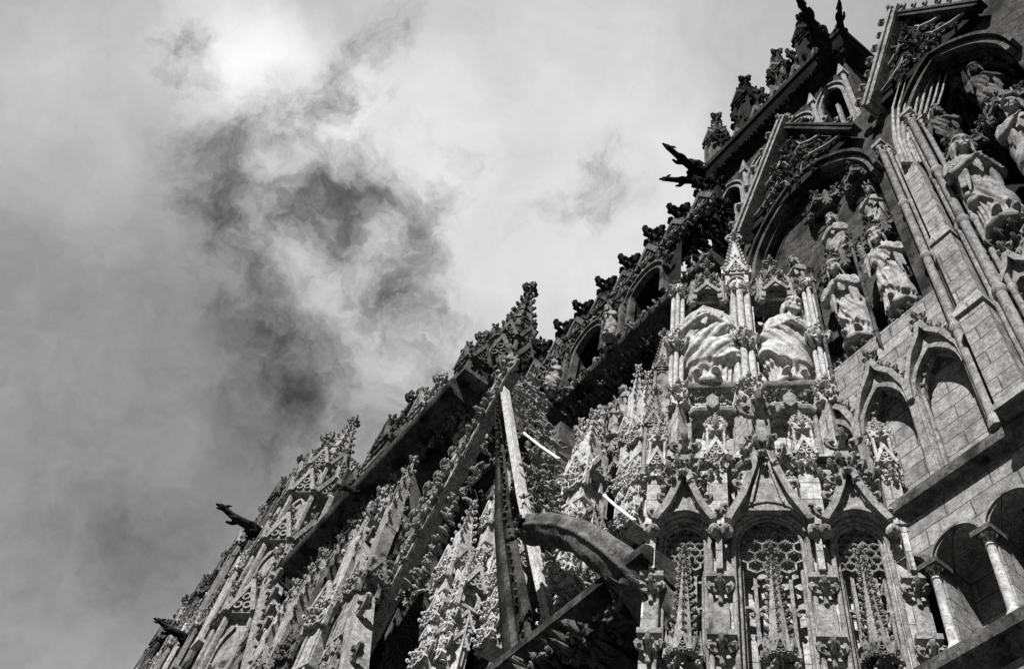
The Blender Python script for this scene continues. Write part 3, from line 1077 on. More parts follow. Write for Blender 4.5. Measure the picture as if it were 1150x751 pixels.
# niche storey
NB = [(-4.86, 1.46, 'west'), (-1.52, 1.00, 'east')]
g = G()
pa = arch(1.46, 19.3, 2.25, 14.91, cx=-4.86, n=12)
pb = arch(1.00, 19.2, 2.1, 14.91, cx=-1.52, n=12)
bay(g, -6.45, -3.02, 14.9, 22.3, pa, 0.0, 1.45)
bay(g, -2.54, 0.1, 14.9, 22.3, pb, 0.0, 1.45)
g.box(-3.02, -2.54, 0.0, 1.4, 14.9, 22.3)
g.box(0.1, 4.0, 0.0, 1.4, 14.9, 21.2)
part('upper_wall', g, up, SOOT_SHADE)
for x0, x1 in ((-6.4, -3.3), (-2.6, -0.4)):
    part('niche_back', G().box(x0, x1, 1.40, 1.449, 14.92, 21.9), up, BLACK)  # blackened so the colour carries the niche's deep shade
for cx, w, zs, ri in ((-4.86, 1.46, 19.3, 2.25), (-1.52, 1.0, 19.2, 2.1)):
    P = arch(w, zs, ri, cx=cx, n=12)
    for k, (t0, t1, y0, y1) in enumerate(((0.0, 0.10, -0.16, 0.05), (0.13, 0.2, -0.24, 0.02), (-0.09, -0.02, -0.02, 0.1), (-0.2, -0.13, 0.18, 0.28), (-0.3, -0.22, 0.42, 0.52), (-0.38, -0.31, 0.7, 0.8))):
        part('archivolt', G().sweep(P, t0, t1, y0, y1), up, SOOT_SHADE if k else GREY)
    lf = G()
    random.seed(4)
    for i in range(len(P) - 1):
        for k in range(4):
            f = (k + 0.5) / 4
            x = P[i][0] * (1 - f) + P[i + 1][0] * f
            z = P[i][1] * (1 - f) + P[i + 1][1] * f
            lf.add(crocket_g(0.11), T(x, 0.16, z, rx=PI / 2 * random.uniform(0.5, 1.2), rz=random.uniform(0, 6)))
    part('leaf_trail', lf, up, GREY)
    # ribs fanning across the niche vault
    rb = G()
    for sx in (-0.75, -0.35, 0.0, 0.35, 0.75):
        rb.tube([(cx + sx * w, 1.4, zs - 0.6), (cx + sx * w * 0.9, 1.2, zs + 0.6), (cx + sx * w * 0.5, 0.8, zs + 1.3 + 0.2), (cx + sx * 0.1, 0.3, zs + ri * 0.86)], [0.04, 0.045, 0.045, 0.04], 6)
        rb.tube([(cx + sx * w, 1.38, zs - 0.5), (cx + (sx + 0.3) * w * 0.9, 1.1, zs + 0.5), (cx + (sx + 0.45) * w * 0.7, 0.6, zs + 1.0)], [0.03, 0.03, 0.03], 6)
    part('vault_rib', rb, up, GREY)
# slim shafts that climb between the statues
for x, z1 in ((-5.76, 17.2), (-5.12, 17.6), (-4.22, 17.6)):
    q = G().tube([(x, 0.0, 14.45), (x, -0.06, 14.7), (x, -0.06, z1)], [0.01, 0.03, 0.028], 10)
    for z in (14.9, 16.4):
        q.lathe([(0.029, z - 0.04), (0.045, z - 0.015), (0.045, z + 0.015), (0.029, z + 0.04)], 8, x, -0.06)
    q.add(spire_g(6, 0.05, 0.4), T(x, -0.06, z1)).add(finial_g(0.12), T(x, -0.06, z1 + 0.38))
    part('shaft', q, up, GREY)

# statues on consoles in the niches
random.seed(11)
S1 = statue_mesh(21, 2.15, mat=CARVED)
S2 = statue_mesh(35, 2.1, crown=True)
S3 = statue_mesh(8, 2.1, arms=2)
S4 = statue_mesh(54, 2.1, seated=True, lean=0.05, mat=CARVED)
S5 = statue_mesh(77, 2.1, arms=2, lean=-0.04, mat=CARVED)


def niche_set(x, z, y, me, s, lab, clab, rz=0.0, cw=0.9):
    o = statue('stone_statue', lab, (x, y, z), me, rz, 'statues in the gabled niches', (s * 0.88, s * 0.94, s * 1.05))
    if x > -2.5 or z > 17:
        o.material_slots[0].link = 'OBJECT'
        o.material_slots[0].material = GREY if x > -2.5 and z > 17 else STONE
    console('console', (x, y + 0.28, z - 0.03), cw, 0.85, GREY, group='leafy consoles in the gabled niches')['label'] = clab


niche_set(-4.66, 15.28, 0.16, S1, 1.02, 'robed bearded statue with gathered folds, lower row of the niche right of the tall pier', 'leafy console under the robed statue of the lower row beside the pier', 0.25)
niche_set(-3.78, 15.24, 0.14, S5, 1.0, 'sunlit statue with bowed bare head, standing just left of the stepped buttress', 'leafy console under the sunlit statue beside the stepped buttress', 0.35)
niche_set(-5.6, 15.28, 0.2, S3, 1.0, 'statue half hidden behind the canopies of the corner pier', 'leafy console half hidden behind the corner pier canopies', 0.2)
niche_set(-4.68, 17.86, 0.25, S4, 0.80, 'crouching statue with cloth over its head, upper row above the robed statue', 'broad dark console above the head of the robed statue', 0.3, 0.95)
niche_set(-3.76, 17.86, 0.25, S2, 0.72, 'crowned statue of the upper row, under the great arch beside the stepped buttress', 'dark console above the bowed bare-headed statue', 0.4, 0.95)
niche_set(-5.6, 17.86, 0.3, S1, 0.7, 'small upper statue in deep shade at the left side of the great arch', 'dark console in shade at the left side of the great arch', 0.2, 0.9)
niche_set(-2.0, 15.0, 0.05, S1, 1.18, 'large standing statue with streaming folds right of the stepped buttress', 'console under the large streaming-robed statue right of the buttress', 0.75, 1.0)
niche_set(-1.12, 15.3, 0.1, S2, 1.1, 'tall crowned statue at the right edge of the photograph', 'console under the tall crowned statue at the right edge', 0.5, 1.0)
niche_set(-2.02, 18.1, 0.2, S3, 0.8, 'dim statue with raised arm high under the right-hand gable', 'console of the dim statue under the right-hand gable', 0.5, 0.9)
niche_set(-1.15, 18.2, 0.2, S5, 0.85, 'statue near the top right corner under the right-hand gable', 'console near the top right corner under the gable', 0.5, 0.9)
for x, z, lab in ((-4.66, 17.45, 'canopy over the robed bearded statue'), (-3.78, 17.4, 'canopy over the bowed bare-headed statue'), (-4.68, 20.0, 'canopy over the crouching statue'),
                  (-3.76, 19.8, 'canopy over the crowned statue of the upper row'), (-2.0, 17.6, 'canopy over the large standing statue'), (-1.12, 17.8, 'canopy over the tall crowned statue at the edge')):
    canopy(lab + ', in the gabled niche', (x, 0.35, z), 0.8, GREY, crest=False)

# stepped buttress between the two niches
bt = thing('stepped_buttress', 'tall buttress of pale blocks with sloping offsets and round shafts between the gabled niches', 'buttress', (-2.73, 0, 11.35))
g = G()
for x0, x1, y0, z0, z1 in ((-0.19, 0.19, -0.34, 0.05, 2.05), (-0.165, 0.165, -0.27, 2.35, 4.1), (-0.14, 0.14, -0.21, 4.4, 7.6)):
    g.box(x0, x1, y0, 0.0, z0, z1)
part('shaft', g, bt, ASHX)
for w0, y0, z0, w1, y1, z1 in ((0.22, -0.38, 2.0, 0.165, -0.27, 2.37), (0.19, -0.30, 4.06, 0.14, -0.21, 4.42), (0.22, -0.38, -0.02, 0.195, -0.35, 0.12)):
    g = G().loft([[(-w0, y0, z0), (w0, y0, z0), (w0, 0, z0), (-w0, 0, z0)], [(-w0, y0, z0 + 0.1), (w0, y0, z0 + 0.1), (w0, 0, z0 + 0.1), (-w0, 0, z0 + 0.1)],
            [(-w1, y1, z1), (w1, y1, z1), (w1, 0, z1), (-w1, 0, z1)]])
    part('weathering', g, bt, ASHX)
for x, y, r, z1 in ((-0.36, -0.10, 0.065, 8.3), (-0.26, -0.05, 0.035, 8.1), (0.25, -0.12, 0.045, 8.0), (0.36, -0.16, 0.07, 8.3), (0.48, -0.06, 0.045, 8.0)):
    q = G().lathe([(r * 1.5, 0.05), (r * 1.5, 0.15), (r * 1.1, 0.22), (r, 0.3), (r, z1), (r * 1.2, z1 + 0.03), (r * 1.15, z1 + 0.08), (r * 1.5, z1 + 0.3)], 12, x, y)
    for jj in range(7):
        q.add(crocket_g(r * 1.1), T(x + r * math.cos(jj * 0.9), y + r * math.sin(jj * 0.9), z1 + 0.1, rz=jj * 0.9))
    q.box(x - r * 1.7, x + r * 1.7, y - r * 1.7, 0.02, z1 + 0.3, z1 + 0.42)
    for z in (2.2, 4.25, 6.1):
        q.lathe([(r, z - 0.1), (r * 1.4, z - 0.04), (r * 1.4, z + 0.04), (r, z + 0.1)], 12, x, y)
    part('round_shaft', q, bt, STONE)
# springing of the arch mouldings at its head
q = G()
for k in range(9):
    x = 0.08 + 0.045 * k
    y = -0.30 + 0.055 * k
    q.tube([(x - 0.10, y, 6.9), (x - 0.06, y - 0.02, 7.8), (x + 0.02 + 0.02 * k, y, 8.5), (x + 0.14 + 0.05 * k, y + 0.02, 9.2), (x + 0.45 + 0.05 * k, y + 0.05, 10.0)], [0.045, 0.045, 0.036, 0.024, 0.006], 7)
part('arch_springer', q, bt, CARVED)

GA = big_gable('great dark gable over the left statue niche, below the tower cornice', (-4.92, -0.22, 21.25), 1.62, 3.45, STONE, rake=0.24, depth=0.36, trac=None, crk=6, tmat=SOOT_SHADE, rmat=SOOT_SHADE, rside=(0.15, 0.2))  # darker right rake paints in the shade of its underside
GB = big_gable('great crocketed gable cut by the top right corner of the photograph', (-1.62, -0.22, 21.4), 1.34, 3.2, STONE, rake=0.22, depth=0.34, trac=None, crk=7, tmat=SOOT_SHADE, rmat=SOOT_SHADE, rside=(0.15, 0.2))

for gg, w, h, sd_ in ((GA, 1.40, 2.95, 51), (GB, 1.15, 2.7, 52)):
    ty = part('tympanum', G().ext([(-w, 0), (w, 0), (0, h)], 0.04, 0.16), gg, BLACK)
    q = G()
    for i in range(5):
        z = h * (0.05 + 0.16 * i)
        hw = w * (1 - z / h) * 0.85
        q.add(leaves_g(hw * 1.7, h * 0.15, 0.12, int(26 * hw) + 4, 0.075, sd_ + i * 3), T(0, 0.03, z))
    part('leaf_relief', q, ty, GREY)
    q = G()
    for sx in (-1, 1):
        for f in (0.12, 0.42):
            x, z = w * (1 - f), h * f
            q.tube([(sx * x, 0.0, z), (sx * x * 0.72, -0.03, z + 0.02 * h), (sx * x * 0.4, -0.03, z + 0.12 * h), (sx * x * 0.28, 0.0, z + 0.26 * h)], [0.035, 0.04, 0.035, 0.012], 6)
            q.tube([(sx * x * 0.4, -0.03, z + 0.12 * h), (sx * x * 0.2, -0.03, z + 0.08 * h), (sx * x * 0.12, 0, z + 0.0 * h)], [0.03, 0.03, 0.01], 6)
    part('cusped_rib', q, ty, STONE)

# ---------------------------------------------------------------- tower behind the gables
tw = thing('bell_tower', 'square tower top with heavy dark cornice and arched bell openings above the gables', 'tower', (-3.2, 0.2, 0))
g = G()
for c in (-3.9, -2.75, -1.6, -0.6):
    bay(g, c - (0.575 if c < -1 else 0.4), c + (0.575 if c < -1 else 0.5), 21.5, 26.3, arch(0.36 if c < -1 else 0.3, 24.6, 0.8, 22.3, cx=c, n=8), 0.0, 0.5)
g.box(-4.475, -0.1, 0.51, 4.2, 10, 26.3)
g.box(-4.475, -0.1, 0.0, 0.5, 16, 21.49)
part('wall', g, tw, SOOT_SHADE)
for c in (-3.9, -2.75, -1.6, -0.6):
    w = 0.36 if c < -1 else 0.3
    q = G().sweep(arch(w, 24.6, 0.8, 22.3, cx=c, n=8), 0.0, 0.09, -0.08, 0.1)
    q.sweep(arch(w, 24.6, 0.8, 22.3, cx=c, n=8), 0.12, 0.17, -0.13, 0.05)
    q.box(c - 0.035, c + 0.035, 0.1, 0.2, 22.3, 24.7)
    wd = part('bell_opening', q, tw, STONE)
for x in (-4.45, -3.32, -2.17, -1.05, -0.12):
    q = G().tube([(x, -0.1, 21.5), (x, -0.1, 25.4)], 0.06, 8).add(spire_g(4, 0.13, 0.8), T(x, -0.1, 25.3))
    part('wall_shaft', q, tw, STONE)
# side of the tower that turns the corner
g = G()
g.box(-0.12, 0.0, 0.0, 4.2, 10, 26.3)
part('side_wall', g, tw, SOOT_SHADE)
prof = [(0.35, 26.1), (-0.02, 26.15), (-0.1, 26.35), (-0.16, 26.4), (-0.2, 26.6), (-0.34, 26.75), (-0.36, 26.95), (-0.42, 27.02), (-0.42, 27.25), (-0.3, 27.3), (0.35, 27.32)]
cn = G()
ring = lambda y, z: [(-4.5 + 0 * y, y, z), (-0.1 - y * 0.9, y, z), (-0.1 - y * 0.9, 4.2, z)]
cn.loft([[(-4.5 + (y if y < 0 else 0) * 0.7, y, z) for y, z in prof], [(0.0 - min(y, 0.0), y, z) for y, z in prof]])
cn.loft([[(0.0 - y, y, z) for y, z in prof if y < 0.3], [(0.0 - y, 4.2, z) for y, z in prof if y < 0.3]])
co = part('cornice', cn, tw, BLACK)
q = G()
random.seed(9)
for i in range(70):
    q.add(crocket_g(0.15), T(-4.4 + 4.5 * i / 70, -0.18, 26.42 + random.uniform(0, 0.12), rz=-PI / 2, rx=random.uniform(-0.4, 0.4)))
part('leaf_trail', q, co, BLACK)

ba = thing('tower_balustrade', 'pierced black balustrade on the tower cornice between its pinnacles', 'balustrade', (-7.7, 0.2, 27.3))
g = G()
g.box(0, 4.5, -0.08, 0.08, 0.95, 1.08)
g.box(0, 4.5, -0.08, 0.08, 0.0, 0.12)
for i in range(15):
    c = 0.15 + 0.3 * i
    g.box(c + 0.12, c + 0.18, -0.06, 0.06, 0.12, 0.95)
    g.sweep([(c + 0.1 * math.cos(a), 0.7 + 0.1 * math.sin(a)) for a in [2 * PI * k / 8 for k in range(8)]], -0.02, 0.03, -0.04, 0.04, True)
part('rail', g, ba, BLACK)
for i, (x, nm) in enumerate(((-7.62, 'at the left end of the tower cornice, above the pair of gargoyles'), (-6.35, 'second from the left on the tower cornice'), (-5.05, 'third from the left on the tower cornice'), (-3.95, 'nearest the front corner of the tower cornice'))):
    pinnacle('sooty square pinnacle ' + nm, (x, 0.35, 27.3), 0.55 + 0.06 * (i % 2), 2.4 + 0.5 * (i % 2), 2.0, mat=BLACK if i % 2 else GREY, group='pinnacles on the tower cornice')
ZG = 27.0
for i, (b, tp, lab) in enumerate((((795, 178), (744, 163), 'black gargoyle with upturned head, upper of the pair at the left tower end'),
                                  ((795, 192), (742, 203), 'black gargoyle with drooping head, lower of the pair at the left tower end'))):
    p = Vector((-7.75, 0.0 + 0.1 * i, ZG))
    gargoyle(lab, p, at(tp[0], tp[1], Z=ZG + (0.15 if i == 0 else -0.35)), seed=i, group='gargoyles of the tower')
gargoyle('black gargoyle rearing at the tower corner, left of the two against the sky', (-3.4, -0.1, 27.1), at(893, -8, Z=27.5), seed=2, group='gargoyles of the tower')
gargoyle('black gargoyle rearing at the tower corner, right of the two against the sky', (-3.1, 0.1, 27.1), at(943, -2, Z=27.4), seed=3, group='gargoyles of the tower')

# ---------------------------------------------------------------- the corner pier, its face turned half-way towards the camera
P0 = Vector((-4.706, 0.0, 0.0))


def onp(u, y, z):
    return P0 + Vector((u * 0.70711 - y * 0.70711, u * 0.70711 + y * 0.70711, z))


RP = PI / 4
pr = thing('corner_pier', 'near sunlit pier with three traceried niches, ogee hoods and a paired-window stage', 'pier', P0, RP)
NI = [(-2.97, -2.08, -2.49, 0.27, 12.22), (-2.08, -0.94, -1.48, 0.40, 12.95), (-0.94, 0.14, -0.47, 0.28, 12.25)]
g = G()
for x0, x1, c, w, za in NI:
    bay(g, x0, x1, 6.0, 11.35, arch(w, 10.85, w * 1.15, 6.1, cx=c, n=8), 0.0, 0.30)
g.box(-2.97, 0.14, 0.31, 3.0, 0, 12.7)
g.box(-2.97, 0.14, 0.0, 0.305, 0, 5.99)
g.box(-2.97, -2.75, -0.0, 0.3, 11.351, 12.6)
g.box(-0.06, 0.14, -0.0, 0.3, 11.351, 12.6)
g.loft([[(-2.99, 0.2, 12.7), (0.16, 0.2, 12.7), (0.16, 3.0, 12.7), (-2.99, 3.0, 12.7)], [(-2.99, 0.2, 12.76), (0.16, 0.2, 12.76), (0.16, 3.0, 12.76), (-2.99, 3.0, 12.76)],
        [(-2.68, 0.42, 12.92), (-0.42, 0.42, 12.92), (-0.42, 3.0, 12.92), (-2.68, 3.0, 12.92)]])
part('body', g, pr, ASHU)
for x0, x1, c, w, za in NI:
    P = arch(w, 10.85, w * 1.15, 6.2, cx=c, n=9)
    q = G()
    for t, y, r in ((0.035, -0.03, 0.03), (-0.02, 0.06, 0.026), (-0.055, 0.15, 0.022)):
        pts = []
        for i, (x, z) in enumerate(P):
            a, b = P[max(i - 1, 0)], P[min(i + 1, len(P) - 1)]
            dx, dz = b[0] - a[0], b[1] - a[1]
            l = math.hypot(dx, dz)
            pts.append((x - dz / l * t, y, z + dx / l * t))
        q.tube(pts, r, 8)
    part('jamb_shaft', q, pr, STONE)
    # hood: heavy projecting roll over the arch, running up into an ogee gable
    PH = arch(w + 0.05, 10.87, w * 1.15 + 0.04, cx=c, n=9)
    q = G().sweep(PH, 0.0, 0.075, -0.13, 0.0).sweep(PH, 0.02, 0.055, -0.16, -0.1)
    top = za
    b0 = w + 0.10
    og = [(b0, 11.0), (b0 * 0.60, 11.0 + (top - 11.0) * 0.24), (b0 * 0.32, 11.0 + (top - 11.0) * 0.5), (b0 * 0.12, 11.0 + (top - 11.0) * 0.78), (0.02, top)]
    L_ = [(c - x, z) for x, z in og]
    R_ = [(c + x, z) for x, z in reversed(og)]
    q.sweep(L_, -0.06, 0.03, -0.25, -0.05)
    q.sweep(R_, -0.06, 0.03, -0.248, -0.052)
    q.ext([(c - b0 * 0.8, 11.25)] + [(c + b0 * 0.8, 11.25)] + [(x, z) for x, z in R_[::-1][1:]] + L_[::-1][1:-1][:3], -0.14, -0.06)
    q.sweep([(c - b0 * 0.42, 11.35), (c - b0 * 0.2, 11.35 + (top - 11.3) * 0.35), (c, top - 0.35)], -0.03, 0.0, -0.19, -0.12)
    q.sweep([(c, top - 0.35), (c + b0 * 0.2, 11.35 + (top - 11.3) * 0.35), (c + b0 * 0.42, 11.35)], -0.03, 0.0, -0.188, -0.12)
    hd = part('ogee_hood', q, pr, STONE)
    part('finial', finial_g(0.44 if w > 0.3 else 0.32, 1), hd, STONE, loc=(c, -0.16, top + 0.02))
    cm = cached('pierck', lambda: crocket_g(0.15).mesh('crocket', STONE))
    for sx in (-1, 1):
        for i in range(4):
            f = (i + 0.5) / 4.4
            k = f * 4
            i0 = int(k)
            x = og[i0][0] + (og[i0 + 1][0] - og[i0][0]) * (k - i0)
            z = og[i0][1] + (og[i0 + 1][1] - og[i0][1]) * (k - i0)
            part('crocket', cm, hd, loc=(c + sx * (x + 0.02), -0.15, z), rot=(0, 0, 0 if sx > 0 else PI))
        hb = G()
        random.seed(int(c * 50) + sx)
        hb.blob((c + sx * (w + 0.10), -0.17, 10.84), (0.085, 0.09, 0.10), 9, 7, 1, 0.12).blob((c + sx * (w + 0.10), -0.25, 10.83), (0.03, 0.04, 0.05), 6, 4)
        part('carved_head', hb, pr, STONE)
    # honeycomb tracery hung in the arch head
    q = G()
    rr = 0.105 if w > 0.3 else 0.07
    for row in range(7):
        for k in range(-5, 6):
            x = (k + 0.5 * (row % 2)) * rr * 1.74
            z = 10.52 + row * rr * 1.5
            lim = w if z < 10.85 else w * math.sqrt(max(0, 1 - ((z - 10.85) / (w * 1.15)) ** 2))
            if abs(x) < lim - rr * 0.4 and z - 10.85 < w * 1.05:
                q.sweep([(c + x + rr * math.cos(PI / 6 + PI / 3 * j), z + rr * math.sin(PI / 6 + PI / 3 * j)) for j in range(6)], -0.014, 0.012, 0.075, 0.125, True)
                for j in range(3):
                    a = PI / 2 + j * 2 * PI / 3
                    q.blob((c + x + rr * 0.62 * math.cos(a), 0.095, z + rr * 0.62 * math.sin(a)), (0.012, 0.02, 0.012), 5, 3)
    part('tracery', q, pr, STONE)
    q = G()
    xs = (-0.5, 0.0, 0.5) if w > 0.3 else (-0.45, 0.45)
    for fx in xs:
        q.box(c + fx * w - 0.02, c + fx * w + 0.02, 0.12, 0.22, 6.2, 10.5)
    for a, b in zip((-1.0,) + tuple(xs), tuple(xs) + (1.0,)):
        m, h = (a + b) / 2, (b - a) / 2
        for z in (9.80, 8.2):
            q.sweep(arch(h * w * 0.9, z, h * w * 1.1, cx=c + m * w, n=4), -0.0, 0.03, 0.13, 0.2)
            q.blob((c + m * w - h * w * 0.5, 0.15, z + 0.02), 0.035, 5, 4, 1, 0.3).blob((c + m * w + h * w * 0.5, 0.15, z + 0.02), 0.035, 5, 4, 1, 0.3)
    part('mullion', q, pr, STONE)
    # canopy spire that rises inside the niche
    q = G().poly(6, 0.13 if w > 0.3 else 0.11, 0.012, 9.25, 10.62, cx=c, cy=-0.0)
    for i in range(11):
        f = (i + 0.4) / 11.5
        for j in range(6):
            a = j * PI / 3 + PI / 6
            r_ = 0.125 * (1 - 0.9 * f)
            q.add(crocket_g(0.062), T(c + r_ * math.cos(a), r_ * math.sin(a), 9.25 + 1.37 * f, rz=a))
    q.add(finial_g(0.13), T(c, 0, 10.6))
    sp = part('canopy_spire', q, pr, STONE)
    q = G()
    for j in range(5):
        a = -PI + j * PI / 4
        q.add(gablet_g(0.16, 0.26, 0.05, 2), T(c + 0.17 * math.cos(a), 0.17 * math.sin(a) + 0.02, 9.0, rz=a + PI / 2))
        q.add(spire_g(4, 0.035, 0.35), T(c + 0.2 * math.cos(a + PI / 8), 0.2 * math.sin(a + PI / 8), 9.02))
    q.add(leaves_g(0.42, 0.45, 0.16, 42, 0.05, 17), T(c, -0.04, 8.75))
    part('canopy', q, sp, STONE)
# strips between the niches: ledge, pendant leaf, shield panel, and a pilaster with a gabled head above
for c, z1, hw in ((-2.08, 12.3, 0.15), (-0.94, 12.3, 0.15), (-2.86, 12.1, 0.13), (0.03, 12.1, 0.13)):
    part('string_course', G().box(c - hw, c + hw, -0.10, 0.0, 10.93, 11.02), pr, STONE)
    for zl in (10.16, 9.3):
        q = G().loft([[(c - hw * 0.8, -0.03, zl - 0.08), (c + hw * 0.8, -0.03, zl - 0.08), (c + hw * 0.8, 0, zl - 0.08), (c - hw * 0.8, 0, zl - 0.08)], [(c - hw * 1.05, -0.12, zl), (c + hw * 1.05, -0.12, zl), (c + hw * 1.05, 0, zl), (c - hw * 1.05, 0, zl)],
                      [(c - hw * 1.05, -0.12, zl + 0.075), (c + hw * 1.05, -0.12, zl + 0.075), (c + hw * 1.05, 0, zl + 0.075), (c - hw * 1.05, 0, zl + 0.075)]])
        st = part('strip_ledge', q, pr, STONE)
        zp = zl - 0.30
        q = G().add(finial_g(0.24, 1), T(c, -0.06, zp)).add(crocket_g(random.uniform(0.11, 0.15)), T(c + 0.03, -0.07, zp + 0.1, rz=0.1)).add(crocket_g(random.uniform(0.11, 0.15)), T(c - 0.03, -0.07, zp + 0.1, rz=PI))
        part('leaf_pendant', q, st, STONE)
    part('shield_panel', G().ext([(c - hw * 0.62, 9.45), (c, 9.385), (c + hw * 0.62, 9.45), (c + hw * 0.62, 9.80), (c, 9.86), (c - hw * 0.62, 9.80)], -0.05, 0.0), pr, STONE)
    g = G().box(c - hw * 0.85, c + hw * 0.85, -0.13, 0.28, 11.02, z1)
    g.box(c - hw * 0.25, c + hw * 0.25, -0.16, 0.2, 10.24, 10.93)
    g.loft([[(c - hw * 0.85, -0.13, z1), (c + hw * 0.85, -0.13, z1), (c + hw * 0.85, 0.28, z1), (c - hw * 0.85, 0.28, z1)], [(c - 0.02, -0.05, z1 + 0.35), (c + 0.02, -0.05, z1 + 0.35), (c + 0.02, 0.2, z1 + 0.2), (c - 0.02, 0.2, z1 + 0.2)]])
    pa_ = part('pilaster', g, pr, ASHU)
    q = G().add(gablet_g(hw * 2.0, 0.36, 0.06, 2), T(c, -0.15, z1 - 0.02)).add(finial_g(0.2, 1), T(c, -0.15, z1 + 0.4))
    for sx in (-1, 1):
        q.tube([(c + sx * hw * 0.75, -0.16, z1 + 0.02), (c + sx * hw * 0.75, -0.16, z1 + 0.5)], 0.022, 6)
        q.add(gablet_g(hw * 1.3, 0.26, 0.05, 1, False), T(c + sx * hw * 0.55, -0.10, z1 + 0.5, rz=sx * 0.9))
    q.loft([[(c - 0.05, -0.13, z1 + 0.02), (c + 0.05, -0.13, z1 + 0.02), (c + 0.045, -0.05, z1 + 0.02), (c - 0.045, -0.05, z1 + 0.02)], [(c - 0.06, -0.13, z1 + 0.3), (c + 0.06, -0.14, z1 + 0.3), (c + 0.05, -0.05, z1 + 0.3), (c - 0.05, -0.05, z1 + 0.3)],
            [(c - 0.02, -0.11, z1 + 0.4), (c + 0.02, -0.11, z1 + 0.4), (c + 0.02, -0.07, z1 + 0.4), (c - 0.02, -0.07, z1 + 0.4)]])
    q.blob((c, -0.11, z1 + 0.45), (0.04, 0.045, 0.055), 8, 6)
    sg = spire_g(6, hw * 0.75, 0.3)
    for k in range(3):
        for jj in range(6):
            sg.add(crocket_g(0.09), T(hw * 0.75 * (1 - 0.28 * k) * math.cos(jj * PI / 3 + PI / 6), hw * 0.75 * (1 - 0.28 * k) * math.sin(jj * PI / 3 + PI / 6), 0.05 + 0.08 * k, rz=jj * PI / 3 + PI / 6))
    q.add(sg.add(finial_g(0.13), T(0, 0, 0.28)), T(c, -0.06, z1 + 0.58))
    q.add(leaves_g(0.3, 0.3, 0.12, 24, 0.05, int(c * 7)), T(c, -0.12, z1 - 0.3))
    part('pilaster_cap', q, pa_, PALE)
# crocketed ledges that curve between hoods and pilasters, and leafwork in the hollows behind
for c, w in ((-2.49, 0.36), (-1.48, 0.5), (-0.47, 0.36)):
    q = G()
    for sx in (-1, 1):
        pts = [(c + sx * x, y, z) for x, y, z in ((0.03, -0.2, 12.32 if w > 0.4 else 11.95), (w * 0.4, -0.17, 12.18 if w > 0.4 else 11.85), (w * 0.75, -0.06, 12.1 if w > 0.4 else 11.8), (w * 1.02, 0.08, 12.12 if w > 0.4 else 11.82))]
        q.tube(pts, [0.05, 0.06, 0.06, 0.05], 7)
        for i, p in enumerate(pts):
            q.add(crocket_g(0.17), T(p[0], p[1], p[2] + 0.02, rz=-PI / 2 + sx * 0.5))
            q.add(crocket_g(0.12), T(p[0], p[1] - 0.03, p[2] - 0.1, rz=-PI / 2 - sx * 0.5, rx=PI * 0.8))
    part('crocketed_ledge', q, pr, STONE)
    part('leafwork', leaves_g(w * 2.1, 0.8, 0.16, 40, 0.06, int(c * 11)), pr, STONE, loc=(c, 0.24, 11.55))
# paired-window stage
g = G()
Y2 = 0.42
for c, x0, x1 in ((-2.12, -2.62, -1.57), (-1.0, -1.57, -0.46)):
    for sx in (-1, 1):
        xm = c + sx * 0.17
        xa, xb = (x0, c) if sx < 0 else (c, x1)
        bay(g, xa, xb, 12.92, 14.35, arch(0.13, 13.72, 0.13, 13.02, cx=xm, n=5), Y2, Y2 + 0.13)
g.box(-2.62, -0.46, Y2 + 0.131, 3.0, 12.9, 16.0)
g.box(-2.6, -0.3, 1.3, 3.0, 16.001, 17.4)
part('upper_body', g, pr, ASHU)
for c in (-2.12, -1.0):
    q = G()
    for sx in (-1, 1):
        q.sweep(arch(0.15, 13.74, 0.16, 13.0, cx=c + sx * 0.17, n=6), 0.0, 0.03, Y2 - 0.05, Y2 + 0.05)
        q.tube([(c + sx * 0.17 - 0.18, Y2 - 0.04, 13.93), (c + sx * 0.17 - 0.1, Y2 - 0.07, 13.98), (c + sx * 0.17 + 0.1, Y2 - 0.07, 13.98), (c + sx * 0.17 + 0.18, Y2 - 0.04, 13.93)], [0.06, 0.085, 0.085, 0.06], 9)
    q.tube([(c, Y2 - 0.05, 12.95), (c, Y2 - 0.05, 14.02)], 0.03, 8).tube([(c - 0.34, Y2 - 0.03, 12.95), (c - 0.34, Y2 - 0.03, 14.0)], 0.035, 8).tube([(c + 0.34, Y2 - 0.03, 12.95), (c + 0.34, Y2 - 0.03, 14.0)], 0.035, 8)
    q.ext([(c - 0.09, 14.0), (c, 13.9), (c + 0.09, 14.0), (c + 0.09, 14.16), (c, 14.28), (c - 0.09, 14.16)], Y2 - 0.2, Y2)
    part('window_tracery', q, pr, STONE)
